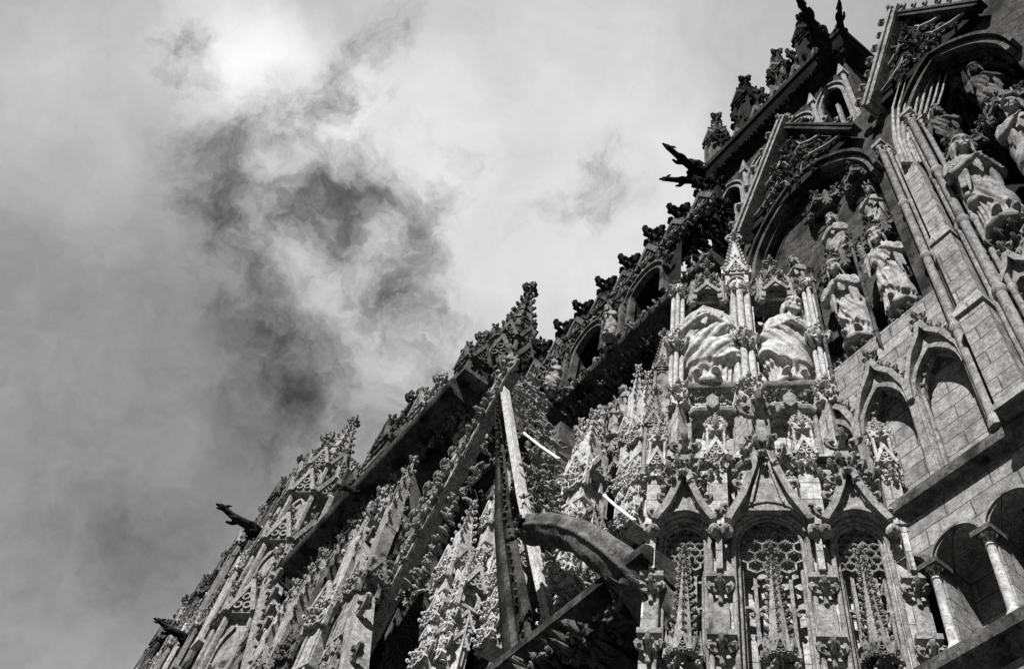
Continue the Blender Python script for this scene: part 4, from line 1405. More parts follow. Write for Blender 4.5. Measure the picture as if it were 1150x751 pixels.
for c, hw, dp in ((-1.57, 0.27, 0.36), (-2.62, 0.18, 0.25), (-0.47, 0.18, 0.25)):
    g = G().loft([[(c - hw, Y2 + 0.05, 12.85), (c, Y2 - dp, 12.85), (c + hw, Y2 + 0.05, 12.85)], [(c - hw, Y2 + 0.05, 14.0), (c, Y2 - dp, 14.0), (c + hw, Y2 + 0.05, 14.0)]])
    pw = part('prow_buttress', g, pr, ASHU)
    g = G()
    g.loft([[(c - hw * 1.25, Y2 + 0.05, 12.78), (c, Y2 - dp * 1.25, 12.78), (c + hw * 1.25, Y2 + 0.05, 12.78)], [(c - hw * 1.25, Y2 + 0.05, 12.95), (c, Y2 - dp * 1.25, 12.95), (c + hw * 1.25, Y2 + 0.05, 12.95)], [(c - hw, Y2 + 0.05, 13.08), (c, Y2 - dp, 13.08), (c + hw, Y2 + 0.05, 13.08)]])
    part('base_moulding', g, pw, PALE)
    for sx in (-1, 1):
        part('gablet', G().add(gablet_g(0.3 if hw > 0.2 else 0.2, 0.42, 0.06, 2), T(c + sx * hw * 0.5, Y2 - dp * 0.5, 14.0, rz=sx * math.atan2(dp + 0.05, hw))), pw, PALE)
    part('finial', finial_g(0.2), pw, PALE, loc=(c, Y2 - dp * 0.9, 14.3))
    part('leafwork', G().add(leaves_g(0.4 * hw / 0.27, 0.5, 0.15, 26, 0.06, 3), T(c, Y2 - dp * 0.7, 13.95)), pw, PALE)
g = cornice_g(2.5, [(0.9, 14.36), (Y2 - 0.02, 14.36), (Y2 - 0.06, 14.42), (Y2 - 0.15, 14.5), (Y2 - 0.17, 14.6), (Y2 - 0.12, 14.66), (0.9, 14.68)])
co = part('string_course', g, pr, STONE, loc=(-2.79, 0, 0))
part('leaf_frieze', leaves_g(2.2, 0.26, 0.1, 110, 0.05, 8), co, STONE, loc=(1.25, Y2 - 0.05, 14.2))
# statue stage: back wall, central and side shafts, capitals
g = G().box(-2.62, -0.46, 1.0, 1.29, 14.66, 17.6)
g.box(-1.82, -1.38, 0.45, 1.0, 14.66, 17.2)
part('statue_stage', g, pr, ASHU)
for x, w in ((-1.6, 0.30), (-2.68, 0.2), (-0.42, 0.2)):
    q = G()
    for k in range(3):
        q.tube([(x - w * 0.4 + w * 0.4 * k, Y2 - 0.03 - 0.05 * (k == 1), 14.66), (x - w * 0.4 + w * 0.4 * k, Y2 - 0.03 - 0.05 * (k == 1), 17.9)], w * 0.2, 9)
    q.box(x - w * 0.5, x + w * 0.5, Y2 - 0.02, Y2 + 0.6, 14.66, 17.85)
    sh = part('stage_shaft', q, pr, PALE)
    q = G().add(leaves_g(w * 1.3, 0.55, 0.16, 44, 0.07, 5), T(x, Y2 - 0.06, 15.65))
    for sx in (-1, 0, 1):
        q.add(crocket_g(0.2), T(x + sx * w * 0.4, Y2 - 0.08, 15.7, rz=-PI / 2 + sx * 0.7))
    q.add(leaves_g(w * 1.2, 0.3, 0.12, 26, 0.06, 6), T(x, Y2 - 0.05, 17.55))
    part('carved_band', q, sh, PALE)

SA = statue_mesh(91, 2.55, seated=True, head=False, arms=1, mat=PALE)
SB = statue_mesh(63, 2.3, seated=True, arms=1, lean=0.06, mat=PALE)
statue('stone_statue', 'headless statue wrapped in a heavy cloak, left of the shaft on the sunlit pier', onp(-2.16, 0.52, 14.74), SA, RP - 0.1, 'cloaked statues on the pier')
statue('stone_statue', 'bending statue in deep sweeping folds, right of the shaft on the sunlit pier', onp(-0.94, 0.52, 14.74), SB, RP + 0.25, 'cloaked statues on the pier')
canopy('carved canopy over the headless cloaked statue of the pier', onp(-2.16, 0.75, 17.3), 0.95, STONE, RP, 1.25)
canopy('carved canopy over the bending statue of the pier', onp(-0.98, 0.75, 17.3), 0.95, STONE, RP, 1.25)
pinnacle('pale crocketed pinnacle crowning the sunlit corner pier', onp(-1.62, 0.75, 17.7), 0.42, 0.9, 1.7, RP, PALE)
pinnacle('small pinnacle at the left edge of the pier, beside its upper windows', onp(-2.98, 0.35, 12.4), 0.26, 1.1, 0.9, RP, STONE)
pinnacle('small pinnacle at the right edge of the pier, against the blind arches', onp(0.14, 0.25, 12.1), 0.24, 0.8, 0.8, RP, STONE)
pinnacle('pinnacle with long shaft left of the headless cloaked statue', onp(-2.95, 0.9, 13.6), 0.26, 2.2, 1.2, RP, STONE)
pinnacle('pinnacle right of the bending cloaked statue, in front of the blind arches', onp(-0.1, 0.8, 13.0), 0.26, 2.3, 1.2, RP, STONE)

# ---------------------------------------------------------------- main front left of the pier
fw_ = thing('cathedral_front', 'dark upper wall of the cathedral front behind the gables and pillars', 'wall', (-40, 0, 0))
g = G().box(0, 33.6, 0.0, 2.5, 0, 20.4)
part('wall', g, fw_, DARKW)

YG = -0.55
gp = thing('gallery_parapet', 'dark arcaded gallery above the deep cornice, with round-headed openings', 'gallery', (-17.0, YG, 20.9))
g = G()
gc = [-9.12 - 2.13 * i for i in range(4)]
for c in gc:
    cx = c + 17.0
    bay(g, cx - 1.065, cx + 1.065, 0.0, 2.45, arch(0.52, 1.15, 0.6, 0.25, cx=cx, n=8), 0.0, 1.6)
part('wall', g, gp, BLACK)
for i, c in enumerate(gc):
    cx = c + 17.0
    q = G().sweep(arch(0.52, 1.15, 0.6, 0.25, cx=cx, n=8), 0.0, 0.12, -0.16, 0.05).sweep(arch(0.52, 1.15, 0.6, cx=cx, n=8), 0.14, 0.2, -0.22, 0.0)
    for j in range(7):
        a = PI * (j + 0.5) / 7
        q.add(crocket_g(0.2), T(cx + 0.72 * math.cos(a), -0.16, 1.2 + 0.78 * math.sin(a), ry=-(a) + PI / 2 - 0.6))
    part('arch_moulding', q, gp, GREY)
    q = G()
    for sx in (-0.85, -1.28):
        q.box(cx + sx - 0.07, cx + sx + 0.07, -0.2, 0.0, 0.0, 2.0).add(spire_g(4, 0.11, 0.7), T(cx + sx, -0.1, 2.0)).add(gablet_g(0.3, 0.4, 0.06), T(cx + sx, -0.2, 1.7))
    q.add(leaves_g(1.0, 0.9, 0.3, 50, 0.1, i), T(cx - 1.06, -0.02, 1.4))
    part('pier_strip', q, gp, GREY)
part('end_wall', G().box(8.95, 10.0, 1.15, 1.7, 0, 2.7), gp, BLACK)
part('leafwork', leaves_g(1.5, 2.6, 0.6, 100, 0.12, 77), gp, BLACK, loc=(17.0 - 7.5, 0.5, 0.3))
g = cornice_g(10.2, [(0.55, 20.28), (0.02, 20.3), (-0.05, 20.38), (-0.12, 20.42), (-0.5, 20.52), (-0.62, 20.62), (-0.66, 20.72), (-0.66, 20.86), (-0.55, 20.9), (0.55, 20.92)])
gco = thing('gallery_cornice', 'deep dark cornice under the arcaded gallery, its carved underside in shade', 'cornice', (-17.2, 0, 0))
part('moulding', g, gco, SOOT_SHADE)
part('leaf_trail', leaves_g(10, 0.14, 0.5, 380, 0.085, 12), gco, GREY, loc=(5.1, -0.08, 20.28))
part('rim_leafwork', leaves_g(10, 0.16, 0.10, 220, 0.07, 13), gco, STONE, loc=(5.1, -0.62, 20.72))
SM = statue_mesh(14, 1.2, mat=STONE, voxel=0.03)
SN = statue_mesh(29, 1.2, mat=STONE, seated=True, voxel=0.03)
SQ = statue_mesh(41, 1.2, mat=STONE, arms=2, voxel=0.03)
for i, c in enumerate(gc):
    statue('gallery_statue', 'pale small statue on the gallery ledge, %s from the corner pier' % ORD[i], (c - 1.06, YG - 0.28, 20.95), (SM, SN, SQ)[i % 3], 0.3, 'statues along the gallery')
# gablets with fleurons along the gallery top
proto = None
for i in range(9):
    x = -7.25 - 0.93 * i
    lab = '%s black crocketed gablet from the tower along the top of the gallery' % ORD[i]
    if proto is None:
        proto = thing('crocketed_gablet', lab, 'gablet', (x, YG, 23.3), 0, 'gablets along the gallery top')
        part('gablet_frame', gablet_g(0.84, 0.8, 0.2, 3), proto, GREY)
        part('finial', finial_g(0.56, 1), proto, BLACK, loc=(0, 0, 1.0))
        part('side_shaft', G().box(0.38, 0.5, -0.08, 0.08, -0.1, 0.55).add(finial_g(0.34, 1), T(0.44, 0, 0.6)).jit(0.01), proto, BLACK)
        part('leafwork', leaves_g(0.86, 0.5, 0.2, 26, 0.07, 2), proto, STONE, loc=(0, -0.06, -0.35))
    else:
        dup(proto, (x, YG + random.uniform(-0.04, 0.04), 23.3 + random.uniform(-0.05, 0.05)), label=lab, scale=(1, 1, random.uniform(0.9, 1.12)))

for i in range(9):
    dup(proto, (-7.7 - 0.93 * i, YG + 0.45, 23.35), label='%s smaller crocketed gablet from the tower in the back row of the gallery top' % ORD[i], scale=(0.8, 0.8, random.uniform(0.95, 1.15)))['group'] = 'gablets in the back row of the gallery top'

turret('banded eight-sided spire with crockets rising against the sky behind the gallery', at(597, 321, 0.6) - Vector((0, 0, 13.6)), 1.25,
       [(1.32, 4.0), (1.25, 2.6), (0.98, 1.7)], 4.6, GREY)

# ---------------------------------------------------------------- porch ledge, its row of canopied shafts, the broken arch
YP = -2.0
lg = thing('porch_ledge', 'dark horizontal ledge with deep soffit below the curved arch, left of the pier', 'ledge', (-12.2, 0, 0))
part('slab', cornice_g(5.6, [(0, 9.9), (-1.2, 9.95), (-1.9, 10.2), (YP - 0.25, 10.32), (YP - 0.3, 10.36), (YP - 0.3, 10.5), (YP - 0.2, 10.56), (0, 10.58)]), lg, SOOT_SHADE)
part('leaf_trail', leaves_g(5.4, 0.25, 0.9, 260, 0.1, 22), lg, GREY, loc=(2.75, YP + 0.4, 10.0))


def tall_shaft(label, foot, w, z1, mat=PALE):
    """pale shaft with a carved band, a hooded niche-head, little figures on its shoulders and a crocketed spirelet"""
    t = thing('canopied_shaft', label, 'shaft', foot, random.uniform(-0.05, 0.25), 'canopied shafts in a row behind the gables')
    h = z1 - foot[2]
    k = (round(w, 2), round(h, 1), mat.name)
    hs = h * 0.50

    def body():
        g = G().box(-w / 2, w / 2, -w / 2, w / 2, 0, hs)
        for x in (-0.36, 0.36):
            g.box(x * w - 0.06 * w, x * w + 0.06 * w, -w * 0.58, 0, 0.02, hs - 0.02)
        g.loft([[(w * 0.5, -w * 0.1, 0), (w * 0.68, w * 0.1, 0), (w * 0.5, w * 0.4, 0)], [(w * 0.5, -w * 0.1, hs * 0.9), (w * 0.68, w * 0.1, hs * 0.85), (w * 0.5, w * 0.4, hs * 0.85)]])
        g.box(-w * 0.34, w * 0.34, -w * 0.4, w * 0.3, hs, h * 0.8)
        for zz in (0.30, 0.62):
            q = G()
            q.sweep(arch(w * 0.24, hs * zz, w * 0.34, hs * (zz - 0.2), n=4), 0.0, w * 0.07, -w * 0.60, -w * 0.45)
            q.add(gablet_g(w * 0.9, w * 0.8, w * 0.14, 2), T(0, -w * 0.54, hs * zz + w * 0.2))
            g.add(q).add(q, T(rz=PI / 2))
            g.box(-w * 0.62, w * 0.62, -w * 0.62, w * 0.5, hs * zz + w * 1.1, hs * zz + w * 1.25)
        return g.mesh('shaft', mat)
    part('shaft', cached(('tsb',) + k, body), t)

    def band():
        g = G().add(leaves_g(w * 1.3, w * 1.1, w * 0.35, 46, w * 0.17, 31), T(0, -w * 0.45, h * 0.02))
        for sx in (-1, 0, 1):
            g.sweep([(sx * w * 0.42 + 0.2 * w * math.cos(a), w * 0.5 + 0.2 * w * math.sin(a)) for a in [2 * PI * i / 9 for i in range(9)]], -0.05 * w, 0.05 * w, -w * 0.74, -w * 0.5, True)
        for sx in (-1, 1):
            g.add(crocket_g(w * 0.5), T(sx * w * 0.4, -w * 0.5, w * 0.9, rz=0 if sx > 0 else PI))
        return g.mesh('carved_band', mat)
    bm_ = cached(('tsc',) + k, band)
    part('carved_band', bm_, t)
    part('carved_band', bm_, t, loc=(0, 0, hs - w * 0.4))
    part('carved_band', bm_, t, loc=(0, 0, hs * 0.42))

    def head():
        g = G()
        for a in range(4):
            q = G().add(gablet_g(w * 1.15, w * 1.3, w * 0.2, 2), T(0, -w * 0.62, hs + w * 0.9))
            q.sweep(arch(w * 0.36, hs + w * 0.35, w * 0.4, hs, n=4), -0.02, w * 0.12, -w * 0.66, -w * 0.4)
            g.add(q, T(rz=a * PI / 2))
        for sx in (-1, 1):
            g.box(sx * w * 0.62 - 0.08 * w, sx * w * 0.62 + 0.08 * w, -w * 0.7, -w * 0.5, hs - w * 0.3, hs + w * 1.4)
            g.add(spire_g(4, w * 0.13, w * 0.8), T(sx * w * 0.62, -w * 0.6, hs + w * 1.4))
        return g.mesh('niche_head', mat)
    part('niche_head', cached(('tsh',) + k, head), t)

    def spr():
        g = spire_g(4, w * 0.5, h * 0.26)
        for i in range(5):
            f = (i + 0.6) / 5.5
            for j in range(4):
                a = PI / 4 + j * PI / 2
                g.add(crocket_g(w * 0.3), T(math.cos(a) * w * 0.5 * (1 - f), math.sin(a) * w * 0.5 * (1 - f), h * 0.26 * f, rz=a))
        g.add(finial_g(w * 0.5, 1), T(0, 0, h * 0.255))
        return g.mesh('spirelet', mat)
    part('spirelet', cached(('tss',) + k, spr), t, loc=(0, 0, h * 0.72))
    return t


def shaft_at(label, p_foot, p_top, Y, w, mat=PALE):
    f, tp = at(*p_foot, Y), at(*p_top, Y)
    return tall_shaft(label, (f.x, Y, f.z), w, tp.z, mat)


random.seed(6)
shaft_at('bright canopied shaft between the two white rods, over the curved arch', (640, 665), (666, 468), -1.75, 0.36)
shaft_at('slim canopied shaft rising beside the left edge of the corner pier', (716, 600), (724, 425), -1.6, 0.28)
shaft_at('leaning canopied shaft seen inside the left rake of the steep gable', (500, 760), (556, 605), -1.75, 0.40)
shaft_at('canopied shaft close behind the dark right rake of the steep gable', (556, 735), (592, 590), -1.75, 0.36)
shaft_at('short shaft in the gap below the curved arch', (632, 730), (645, 615), -1.4, 0.40)
shaft_at('stub of pale shaft beside the pier, under the curved arch', (672, 690), (680, 620), -1.4, 0.30)

ca = thing('curved_arch', 'broken curved arch of worn stone springing from the pier, lit on top and black beneath', 'arch', (0, 0, 0))
pts = [at(598, 592, -2.5), at(625, 590, -2.45), at(655, 597, -2.4), at(685, 616, -2.3), at(712, 640, -2.15), at(738, 672, -1.9), at(765, 712, -1.6)]
pts2 = []
for a, b in zip(pts[:-1], pts[1:]):
    for k in range(5):
        pts2.append(a.lerp(b, k / 5))
pts2.append(pts[-1])
for _ in range(3):
    pts2 = [pts2[0]] + [(pts2[i - 1] + pts2[i] * 2 + pts2[i + 1]) / 4 for i in range(1, len(pts2) - 1)] + [pts2[-1]]
rings = []
for i, p in enumerate(pts2):
    d = (pts2[min(i + 1, len(pts2) - 1)] - pts2[max(i - 1, 0)]).normalized()
    nrm = Vector((0, -1, 0)).cross(d).normalized()
    if nrm.z < 0:
        nrm = -nrm
    ring = []
    for j in range(20):
        a = 2 * PI * j / 20
        ca_, sa_ = math.cos(a), math.sin(a)
        sy = 0.20 * math.copysign(abs(ca_) ** 0.75, ca_)
        sn = (0.20 * math.copysign(abs(sa_) ** 0.75, sa_) * (0.8 if sa_ > 0 else 1.3)) * (0.95 + 0.5 * i / len(pts2)) - 0.02
        w = 1 + 0.10 * mnoise.noise(Vector((p.x * 3, sy * 5, p.z * 3 + sn * 6))) + 0.06 * mnoise.noise(Vector((p.x * 9, sy * 14, p.z * 9 + sn * 14)))
        w *= 0.93 if i % 6 == 3 else 1.0
        ring.append(p + Vector((0, sy * w, 0)) + nrm * sn * w)
    rings.append(ring)
q = G()
q.loft(rings)
for off, rr in ((0.12, 0.075), (-0.10, 0.05)):
    rl = []
    for i, p in enumerate(pts2):
        rl.append(p + Vector((0, -0.12 if off > 0 else -0.19, off)))
    q.tube(rl, [rr * 0.7 * (1 + 0.3 * mnoise.noise(p * 4)) for p in rl], 10)
part('arch_ring', q.carve('arch_ring', GREY, 0.02, 2), ca)
part('springing_block', G().blob((0, 0, 0), (0.17, 0.2, 0.2), 9, 7, 1, 0.2).blob((-0.12, 0.1, 0.04), (0.14, 0.16, 0.14), 8, 6, 1, 0.2).add(leaves_g(0.3, 0.3, 0.1, 12, 0.08, 9), T(-0.03, -0.15, -0.15)), ca, BLACK, loc=pts[0] + Vector((0.0, 0.05, -0.05)))

for lab, a, b, Y in (('upper white metal rod sloping behind the steep gable', (589, 487), (627, 515), -2.5), ('lower white metal rod sloping towards the corner pier', (679, 557), (712, 584), -1.9)):
    pa_, pb_ = at(*a, Y), at(*b, Y)
    o = part('metal_rod', G().tube([pa_, (pa_ + pb_) / 2 + Vector((0, 0, -0.02)), pb_], 0.024, 10).blob(tuple(pa_), 0.034, 8, 6).blob(tuple(pb_), 0.034, 8, 6), None, rodm)
    tag(o, lab, 'rod', 'white metal rods')

# ---------------------------------------------------------------- the steep gables of the portals
ap = at(567, 425, -2.3)
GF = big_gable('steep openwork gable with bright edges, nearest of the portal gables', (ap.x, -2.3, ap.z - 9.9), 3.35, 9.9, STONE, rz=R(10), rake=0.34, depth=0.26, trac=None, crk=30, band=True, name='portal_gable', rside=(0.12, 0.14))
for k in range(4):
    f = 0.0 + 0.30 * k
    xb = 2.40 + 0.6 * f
    part('panel_rib', G().tube([(xb, -0.02 - 0.03 * (k % 2), 0.0), (xb * 0.735 - 0.06, -0.02 - 0.03 * (k % 2), 2.3), (xb * 0.475 - 0.08, -0.02 - 0.03 * (k % 2), 4.5), (xb * 0.23 - 0.03, -0.02, 6.8), (-0.02 + 0.02 * k, -0.02, 8.8)], [0.10, 0.09, 0.075, 0.045, 0.015], 8), GF, (BLACK, SOOT_SHADE)[k % 2])  # dark colours paint in the shaded wedge of the gable
q = G()
for i in range(46):
    f = (i + 0.5) / 47
    q.add(crocket_g(0.11), T(2.75 * (1 - f) - 0.10 * math.sin(PI * f), -0.06, 9.0 * f, rx=PI / 2, rz=random.uniform(-0.5, 0.5)))
part('bead_trail', q, GF, GREY)
q = G()
for i in range(3, 7):
    z = 0.6 + 1.15 * i
    hw = 3.35 * (1 - z / 9.9) - 0.5
    if hw > 0.3:
        q.add(leaves_g(min(0.8, hw * 0.4), 1.3, 0.3, int(40 * hw), 0.085, 40 + i), T(-hw * 0.80, 0.25, z))
part('leaf_tracery', q, GF, STONE)
q = G()
for i in range(8):
    z = 0.3 + 1.1 * i
    hw = 3.35 * (1 - z / 9.9)
    q.add(leaves_g(0.6, 1.15, 0.4, 60, 0.07, 60 + i), T(hw + 0.34, 0.12, z))
part('outer_leafwork', q, GF, STONE)

ap = at(420, 590, -3.05)
big_gable('second portal gable to the left, its pale shaft-like rake catching the sun', (ap.x, -3.05, ap.z - 7.0), 3.2, 7.0, STONE, rz=R(-3), rake=0.28, depth=0.3, tmat=STONE, trac='mouchette', crk=5, name='portal_gable')
ap = at(314, 637, -3.2)
big_gable('third portal gable far to the left, a pale rake beside a black underside', (ap.x, -3.2, ap.z - 7.0), 3.0, 7.0, STONE, rz=R(4), rake=0.34, depth=0.35, tmat=GREY, trac='mouchette', crk=10, name='portal_gable')


def portal_arch(label, p_apex, Y, w, rise, hgt, mat, dep):
    """pointed arch: shallow recess coloured near-black as deep shade, framed by a thick wreath of carved leaves and a row of little figures"""
    a = at(*p_apex, Y)
    t = thing('carved_arch', label, 'arch', (a.x, Y, a.z - rise - hgt))
    P = arch(w, hgt, rise, 0.0, n=9)
    g = G()
    bay(g, -w - 0.65, w + 0.65, -0.5, hgt + rise + 0.7, P, 0.0, dep)
    for sx in (-1, 1):
        xo = sx * (w + 0.651)
        g.box(min(xo, xo + sx * 0.05), max(xo, xo + sx * 0.05), 0.0, dep, -0.5, hgt + rise + 0.7)
    g.box(-w - 0.70, w + 0.70, 0.0, dep, hgt + rise + 0.701, hgt + rise + 0.78)
    part('wall', g, t, VOID)  # recess is shallow; its black colour replaces the shade of a void
    P2 = arch(w, hgt, rise, n=10)
    q = G().sweep(P, -0.03, 0.1, -0.12, 0.3)
    part('arch_moulding', q, t, mat)
    q = G()
    random.seed(int(w * 100) + int(p_apex[0]))
    for i in range(len(P) - 1):
        L = math.hypot(P[i + 1][0] - P[i][0], P[i + 1][1] - P[i][1])
        for k in range(int(L * 75)):
            f = random.random()
            x, z = P[i][0] * (1 - f) + P[i + 1][0] * f, P[i][1] * (1 - f) + P[i + 1][1] * f
            dx, dz = P[i + 1][0] - P[i][0], P[i + 1][1] - P[i][1]
            o = random.uniform(0.1, 0.62)
            q.add(crocket_g(random.uniform(0.14, 0.26)), T(x - dz / L * o, -0.05 - 0.2 * random.random(), z + dx / L * o, rx=random.uniform(0, 1.6), rz=random.uniform(0, 6.28)))
    part('leaf_wreath', q, t, mat)
    return t


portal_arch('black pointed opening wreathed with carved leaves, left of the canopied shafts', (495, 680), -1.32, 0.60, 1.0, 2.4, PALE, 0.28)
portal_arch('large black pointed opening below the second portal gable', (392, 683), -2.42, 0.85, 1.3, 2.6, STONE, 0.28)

for i in range(6):
    x = -7.5 - 0.95 * i
    t = tall_shaft('%s canopied shaft from the pier on the dark wall under the gallery cornice' % ORD[i], (x, -0.48, 13.2 + 0.4 * (i % 3)), 0.30, 19.2 - 0.5 * (i % 2), (PALE, STONE)[i % 2])
    t['group'] = 'canopied shafts under the gallery cornice'
for i in range(6):
    dup(proto, (-7.3 + 0.72 * i, 0.15, 27.35), label='%s black crocketed gablet from the gargoyle pair on the tower cornice' % ORD[i], scale=(0.8, 0.8, random.uniform(1.2, 1.6)))['group'] = 'gablets along the tower cornice'

# ---------------------------------------------------------------- porch wall and the stair block far to the left
pw = thing('porch_wall', 'projecting porch wall under the small crocketed gables, left of the steep gable', 'wall', (-19.9, -1.75, 0))
part('wall', G().box(0, 5.7, -0.36, 1.7, 0, 18.7).box(5.701, 8.6, 0.75, 1.7, 0, 18.7), pw, GREY)
for i in range(4):
    part('leaf_panel', leaves_g(1.3, 3.2, 0.3, 110, 0.10, 80 + i), pw, STONE, loc=(0.8 + 1.35 * i, -0.40, 14.6))
part('upper_wall', G().box(0, 5.8, -1.02, -0.37, 14.8, 18.6), pw, GREY)
for i in range(4):
    q = G()
    for k in range(2):
        cx = 0.75 + 1.4 * i + 0.66 * k
        q.add(gablet_g(0.6, 0.8, 0.12, 3), T(cx, -1.06, 17.0)).add(finial_g(0.24), T(cx, -1.1, 17.8))
        q.sweep(arch(0.2, 16.5, 0.3, 15.2, cx=cx, n=5), 0.0, 0.07, -1.12, -1.0)
    part('blind_tracery', q, pw, STONE)
    part('leaf_frieze', leaves_g(1.35, 0.35, 0.14, 36, 0.085, 230 + i), pw, STONE, loc=(0.8 + 1.4 * i, -1.03, 18.15))
sb = thing('stair_block', 'tall pinnacled stair block at the far left end of the front', 'building', (-37.0, -2.75, 0))
g = G().box(0, 17.05, 0, 2.3, 0, 23.2)
part('wall', g, sb, DARKW)  # dark wall colour paints the shaded gaps between the shafts
for i in range(12):
    x = 0.9 + 1.4 * i
    q = G().box(x - 0.62, x + 0.62, -0.10, 0.0, 22.6, 22.8).box(x - 0.6, x + 0.6, -0.14, 0, 20.5, 20.7)
    for k in range(2):
        q.sweep(arch(0.24, 21.9, 0.35, 20.75, cx=x - 0.29 + 0.58 * k, n=5), 0.0, 0.07, -0.12, 0.02)
        q.add(gablet_g(0.55, 0.75, 0.1, 3), T(x - 0.29 + 0.58 * k, -0.1, 22.8)).add(finial_g(0.22), T(x - 0.29 + 0.58 * k, -0.1, 23.5))
    part('blind_tracery', q, sb, STONE)
YL = -3.35
for nm, x0, x1, lab in (('porch_cornice', -19.8, -12.2, 'dark projecting cornice below the small crocketed gables, ending beside the steep gable'), ('block_cornice', -37.0, -20.1, 'long dark cornice crossing the stair block at the far left')):
    t = thing(nm, lab, 'cornice', (x0, 0, 18.9))
    part('moulding', cornice_g(x1 - x0, [(-1.72, -0.75), (-1.9, -0.7), (-2.4, -0.62), (-2.5, -0.5), (YL + 0.2, -0.36), (YL + 0.05, -0.22), (YL, -0.1), (YL, 0.06), (YL + 0.12, 0.12), (-1.72, 0.16)]), t, SOOT_SHADE)
    part('leaf_trail', leaves_g(x1 - x0 - 0.2, 0.14, 0.2, int((x1 - x0) * 34), 0.1, 90), t, GREY, loc=((x1 - x0) / 2, -2.75, -0.62))

for i in range(2):
    part('leaf_panel', leaves_g(1.4, 4.0, 0.5, 120, 0.10, 180 + i), pw, STONE, loc=(6.4 + 1.4 * i, 0.72, 13.6))
for i, (f_, t_, Y_, w_) in enumerate((((478, 760), (523, 575), -2.0, 0.34), ((528, 700), (553, 530), -1.5, 0.30))):
    shaft_at(('slender canopied shaft beside the left rake of the steep gable', 'canopied shaft deep in the hollow of the steep gable')[i], f_, t_, Y_, w_)
for i, (px, py) in enumerate(((662, 612), (684, 628), (642, 640), (664, 648))):
    p_ = at(px, py, -1.3)
    statue('small_figure', 'small figure in the gap under the curved arch, %s' % ('upper left one', 'upper right one', 'lower left one', 'lower right one')[i], (p_.x, -1.3, p_.z - 0.8), (SM, SQ, SN, SM)[i], 0.3, 'small figures under the curved arch', 0.8)
# crocketed pinnacles on the porch cornice
for i, (px, py, w, hp) in enumerate(((524, 430, 0.55, 1.0), (487, 446, 0.6, 1.2), (455, 474, 0.75, 1.8), (432, 508, 0.6, 1.3), (415, 520, 0.5, 1.1))):
    tp = at(px, py, -3.0)
    z0 = 19.05
    hs = max(0.5, tp.z - z0 - hp - w * 0.7)
    pinnacle('%s crocketed pinnacle from the right on the porch cornice' % ORD[i], (tp.x, -2.95, z0), w, hs, hp, 0.0, STONE if i % 2 else GREY, 'pinnacles on the porch cornice', lite=True)
    if i < 4:
        q = at((px + (487, 455, 432, 415)[i]) / 2, (py + (446, 474, 508, 520)[i]) / 2, -3.0)
        t = thing('small_gable', 'small crocketed gable between the %s and %s pinnacles of the porch cornice' % (ORD[i], ORD[i + 1]), 'gable', (q.x, -2.85, 19.05), 0, 'small gables on the porch cornice')
        part('gable_wall', G().box(-0.5, 0.5, 0, 0.3, 0, 0.7).add(gablet_g(1.05, 1.3, 0.14, 5), T(0, 0, 0.69)), t, PALE if i == 1 else STONE)
        part('finial', finial_g(0.34, 1), t, BLACK, loc=(0, 0, 1.95))

tp = at(401, 466, -2.9)
turret('tall turret ringed with gablets, highest point of the stair block skyline', (tp.x, -2.9, tp.z - 17.6), 0.8, [(1.0, 5.2), (0.98, 3.0), (0.95, 2.6), (0.90, 2.0), (0.74, 1.4)], 2.8, STONE)

sk = [(371, 494, 0.80, 2.2), (348, 520, 0.7, 1.9), (327, 550, 0.75, 2.2), (305, 574, 0.7, 1.8), (286, 596, 0.8, 2.2), (263, 626, 0.7, 1.9), (240, 650, 0.75, 2.2), (218, 676, 0.7, 1.9), (196, 704, 0.75, 2.1), (176, 734, 0.7, 1.9)]
for i, (px, py, w, hp) in enumerate(sk):
    tp = at(px, py, -2.9)
    z0 = 19.1 if i % 2 == 0 else 20.6
    pinnacle('%s pinnacle from the turret along the stepped skyline of the stair block' % ORD[i], (tp.x, -2.95 - 0.15 * (i % 2), z0), w, tp.z - z0 - hp - 0.5, hp, random.uniform(-0.1, 0.1), GREY if i % 3 else STONE, 'pinnacles along the stair block skyline', lite=True)
# a second, nearer row of lower pinnacles standing on the long cornice
for i in range(9):
    x = -21.4 - 1.62 * i
    pinnacle('%s low pinnacle from the turret in the front row along the long cornice' % ORD[i], (x, -3.3, 19.0), 0.5, 1.5 + 0.6 * ((i * 7) % 3), 1.7, random.uniform(-0.1, 0.1), STONE if i % 2 else PALE, 'front row of pinnacles along the long cornice', lite=True)

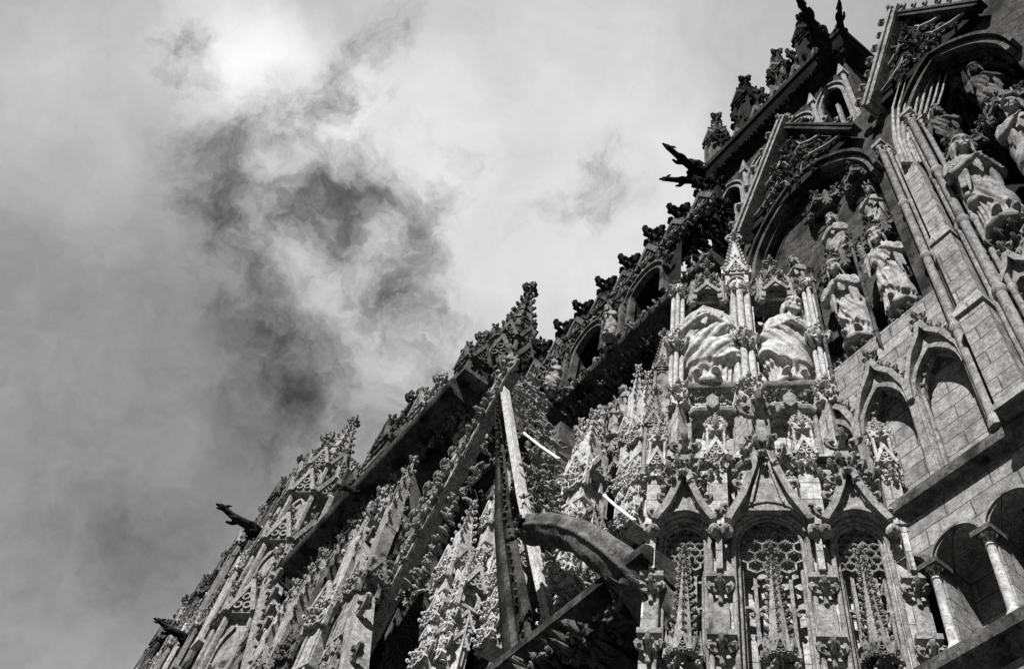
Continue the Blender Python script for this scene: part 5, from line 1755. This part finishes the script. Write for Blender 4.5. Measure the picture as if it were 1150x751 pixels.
for (bx, by), (tx, ty), Z, lab in (((297, 602), (241, 569), 23.5, 'long black gargoyle jutting into the sky, upper one on the far left skyline'),
                                   ((217, 722), (171, 697), 20.6, 'long black gargoyle jutting into the sky, lowest one at the far left'),
                                   ((445, 563), (377, 549), 18.55, 'stout black gargoyle under the porch cornice, in front of the turret')):
    b_, t_ = at(bx, by, Z=Z), at(tx, ty, Z=Z + 0.1)
    gargoyle(lab, b_, t_, wings=(Z < 19), seed=5 if Z > 19 else 6, group='gargoyles of the left side')

# canopied shafts and little figures over the lower porch and stair block
random.seed(31)
MM = (STONE, GREY, CARVED)
for i in range(13):
    x = -13.4 - 1.28 * i
    z0 = 9.6
    t = tall_shaft('%s canopied shaft from the right below the dark left-hand cornice' % ORD[i], (x, -3.1 - random.uniform(0, 0.2), z0), 0.46 if i % 2 else 0.38, 17.9 + random.uniform(-0.5, 0.3), MM[(i * 2) % 3])
    t['group'] = 'canopied shafts below the left-hand cornice'
for i in range(10):
    x = -16.5 - 1.28 * i
    statue('small_figure', 'small weathered figure, %s from the right between the canopied shafts of the left side' % ORD[i], (x, -3.02, 14.6 + random.uniform(-0.4, 1.0)), (SM, SN, SQ)[i % 3], random.uniform(-0.3, 0.5), 'small figures between the left-hand shafts', 0.95)
for i in range(8):
    part('leaf_panel', leaves_g(1.5, 4.2, 0.3, 120, 0.12, 120 + i), sb, STONE, loc=(16.2 - 1.6 * i, -0.05, 13.6))
# small figures tucked under the gallery cornice
for i in range(7):
    p_ = at(704 - 13 * i, 442 + 11 * i + (i % 2) * 8, -0.45)
    statue('small_figure', 'small lit figure under the gallery cornice, %s from the corner pier' % ORD[i], (p_.x, -0.45, p_.z - 0.9), (SQ, SM, SN)[i % 3], random.uniform(-0.2, 0.5), 'small figures under the gallery cornice', 0.85)
for i, (px, py) in enumerate(((690, 470), (655, 500), (625, 540), (612, 585), (700, 520), (688, 500))):
    p_ = at(px, py, -0.3)
    canopy('small carved canopy on the dark wall under the gallery, %s' % ('nearest the upper rod', 'second left of the upper rod', 'third, above the curved arch', 'lowest, behind the curved arch', 'beside the lower rod', 'beside the slim shaft')[i], (p_.x, -0.12, p_.z - 0.4), 0.7, STONE, 0.0, 1.0)
